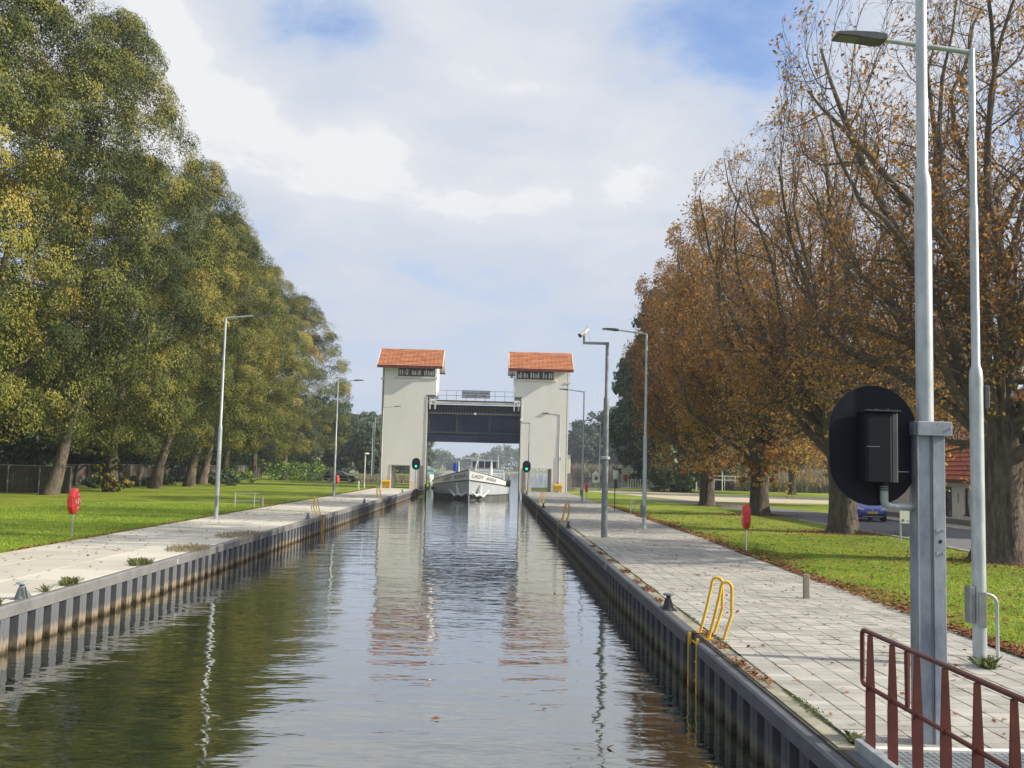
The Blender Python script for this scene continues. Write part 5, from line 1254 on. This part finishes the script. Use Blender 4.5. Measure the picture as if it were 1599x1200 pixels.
for q in (-1, 1): MB().tube([(q*1.1, -1.3, 1.0), (q*1.1, -1.3, 1.6)], .04, 5).build('frame', m_galv, sb_)

# ------------------------------------------------------------------ ground cover: blades, leaf litter, weeds
blades('grass', 'short green grass blades on the near right lawn', 'grass', 0, 0, 11, 40, 70000, .045, m_bladegrass, 4, w=.008, fx=lambda y, r: 7.3+.018*np.minimum(y, 35)+(16-7.6)*r.random(len(y))**1.3)
blades('grass', 'short green grass blades on the near left lawn', 'grass', 0, 0, 22, 55, 45000, .06, m_bladegrass, 5, w=.011, fx=lambda y, r: -12.15-.0037*y-11*r.random(len(y))**1.4)
def litter(name, label, pos, size, seed, z=.012):
    r = np.random.default_rng(seed); n = len(pos); C = np.concatenate([pos, np.full((n, 1), z)+.012*r.random((n, 1))], 1)
    V, Fq, tt = leaf_quads(C, norm(np.array([0, 0, 1.])+r.normal(size=(n, 3))*.25), size, .7, np.clip(.45+.25*r.normal(size=n), 0, 1))
    tag(link(name, npmesh(name, V, Fq, m_litter, tt)), label, 'leaves', kind='stuff')
r = np.random.default_rng(77)
n = 10000; y = 8+62*r.random(n)**1.5; x = 7.12+.018*np.minimum(y, 40)+np.abs(r.normal(size=n))*.42*(1+.5*np.sin(y*.7))-.12
p = np.stack([x, y], 1)
n = 6000; k = r.integers(0, 4, n); cx_ = np.array([14.96, 14.9, 15.75, 15.9])[k]; cy_ = np.array([29.5, 42.7, 59.3, 74.6])[k]; a = r.random(n)*6.28; q = .6+np.abs(r.normal(size=n))*1.3
p = np.concatenate([p, np.stack([cx_+q*np.cos(a), cy_+q*np.sin(a)], 1)])
n = 4500; p = np.concatenate([p, np.stack([8+7*r.random(n), 12+50*r.random(n)**1.3], 1)])
litter('fallen_leaves', 'red brown fallen leaves along the right lawn edge and under the chestnuts', p, .085, 6, .02)
n = 600; y = 9.5+50*r.random(n)**1.4; x = 3.4+(xre(30)-3.6)*r.random(n)**.8
kk = 14; cc = np.stack([3.15+.15*r.random(kk)*0+.08*r.random(kk), np.sort(9.6+24*r.random(kk))], 1); pc = np.concatenate([c+r.normal(size=(60, 2))*np.array([.05, .22]) for c in cc])
pc[:, 0] = np.clip(pc[:, 0], XR+.15, 3.34)
cs = np.stack([3.6+3.8*r.random(22), 10+26*r.random(22)], 1); ps = np.concatenate([c+r.normal(size=(9, 2))*np.array([.14, .06]) for c in cs[:14]])
litter('fallen_leaves', 'scattered brown leaves lying on the right quay paving', np.concatenate([np.stack([x, y], 1), pc, ps]), .065, 7, .006)
n = 500; y = 18+60*r.random(n); x = -8.1-3.9*r.random(n)**.6
litter('fallen_leaves', 'few brown leaves on the left concrete quay', np.stack([x, y], 1), .08, 8, .006)
n = 2600; y = 20+86*r.random(n); litter('fallen_leaves', 'brown leaf line along the left lawn edge', np.stack([-12.02-.0037*y-np.abs(r.normal(size=n))*.13, y], 1), .09, 9, .01)
n = 9; litter('floating_leaves', 'a few brown leaves floating on the canal', np.stack([-5+7*r.random(n), 8+22*r.random(n)], 1), .11, 10, WZ+.003)
# moss in the seam behind the right cap
n = 9000; y = 9.2+34*r.random(n)**1.6; m_ok = (np.sin(y*1.9)+np.sin(y*.83+1)+np.sin(y*4.1)*.5) > -.5; y = y[m_ok]; x = 3.325+r.normal(size=len(y))*.018*(1+.8*np.sin(y*3.1))
C = np.stack([x, y, .001+.006*r.random(len(y))], 1); V, Fq, tt = leaf_quads(C, norm(np.array([0, 0, 1.])+r.normal(size=C.shape)*.5), np.full(len(y), .02), .8, np.clip(.2+.3*r.normal(size=len(y)), 0, 1))
tag(link('moss', npmesh('moss', V, Fq, m_weed, tt)), 'green moss in the seam between cap and paving', 'moss', kind='stuff')
def weed(label, x, y, R, H, n, m=None):
    m = m or m_weed
    r = np.random.default_rng(int(abs(x*100+y*10))); a = r.random(n)*6.28; q = R*r.random(n)**.7; bx, by = x+q*np.cos(a)*.5, y+q*np.sin(a); hh = H*(.3+.9*r.random(n)); lx = r.normal(size=n)*H*.5; ly = r.normal(size=n)*H*.5; w = .005; n = n
    V = np.stack([np.stack([bx-w, by-w, np.zeros(n)], 1), np.stack([bx+w, by+w, np.zeros(n)], 1), np.stack([bx+lx*.6+.008, by+ly*.6, hh*.8], 1), np.stack([bx+lx, by+ly, hh], 1)], 1).reshape(-1, 3)
    tag(link('weed_tuft', npmesh('weed_tuft', V, np.arange(4*n).reshape(n, 4), m, np.repeat(np.clip(.4+.3*r.normal(size=n), 0, 1), 4))), label, 'weed', kind='stuff')
weed('weed tuft on the left cap just before the nearest grey bollard', xl(16)-.15, 16.35, .16, .12, 140)
weed('larger weed tuft on the left cap beyond the nearest grey bollard', xl(19)-.2, 19.3, .26, .13, 300)
weed('small weed sprig between grey bollard and larger tuft', xl(18)-.17, 18.2, .07, .12, 50)
weed('wide weed tuft on the left quay before the cap joint', xl(23)-.25, 23.3, .45, .13, 340)
weed('brown low weed patch past the cap joint on the left', xl(27)-.4, 27.5, 1.1, .1, 700, m_reed)
weed('flat brown weed patch beyond the first patch on the left', xl(33)-.4, 33, 1.4, .1, 600, m_reed)
weed('grass tuft round the foot of the nearest street lamp', 6.40, 13.05, .22, .14, 260)
weed('small green weed at the end of the moss seam by the deck', 3.34, 9.25, .12, .08, 160)

# ------------------------------------------------------------------ haze
hz_m = bpy.data.materials.new('haze'); hz_m.use_nodes = True; t = hz_m.node_tree; t.nodes.clear()
pv_ = N(t, 'ShaderNodeVolumePrincipled'); pv_.inputs['Density'].default_value = .00045; pv_.inputs['Color'].default_value = (.80, .87, 1.0, 1); pv_.inputs['Anisotropy'].default_value = .2
mo = N(t, 'ShaderNodeOutputMaterial'); t.links.new(pv_.outputs[0], mo.inputs['Volume'])
hb = MB().box(-950, 950, -90, 3100, -4.5, 34).build('haze', hz_m); hb['kind'] = 'stuff'
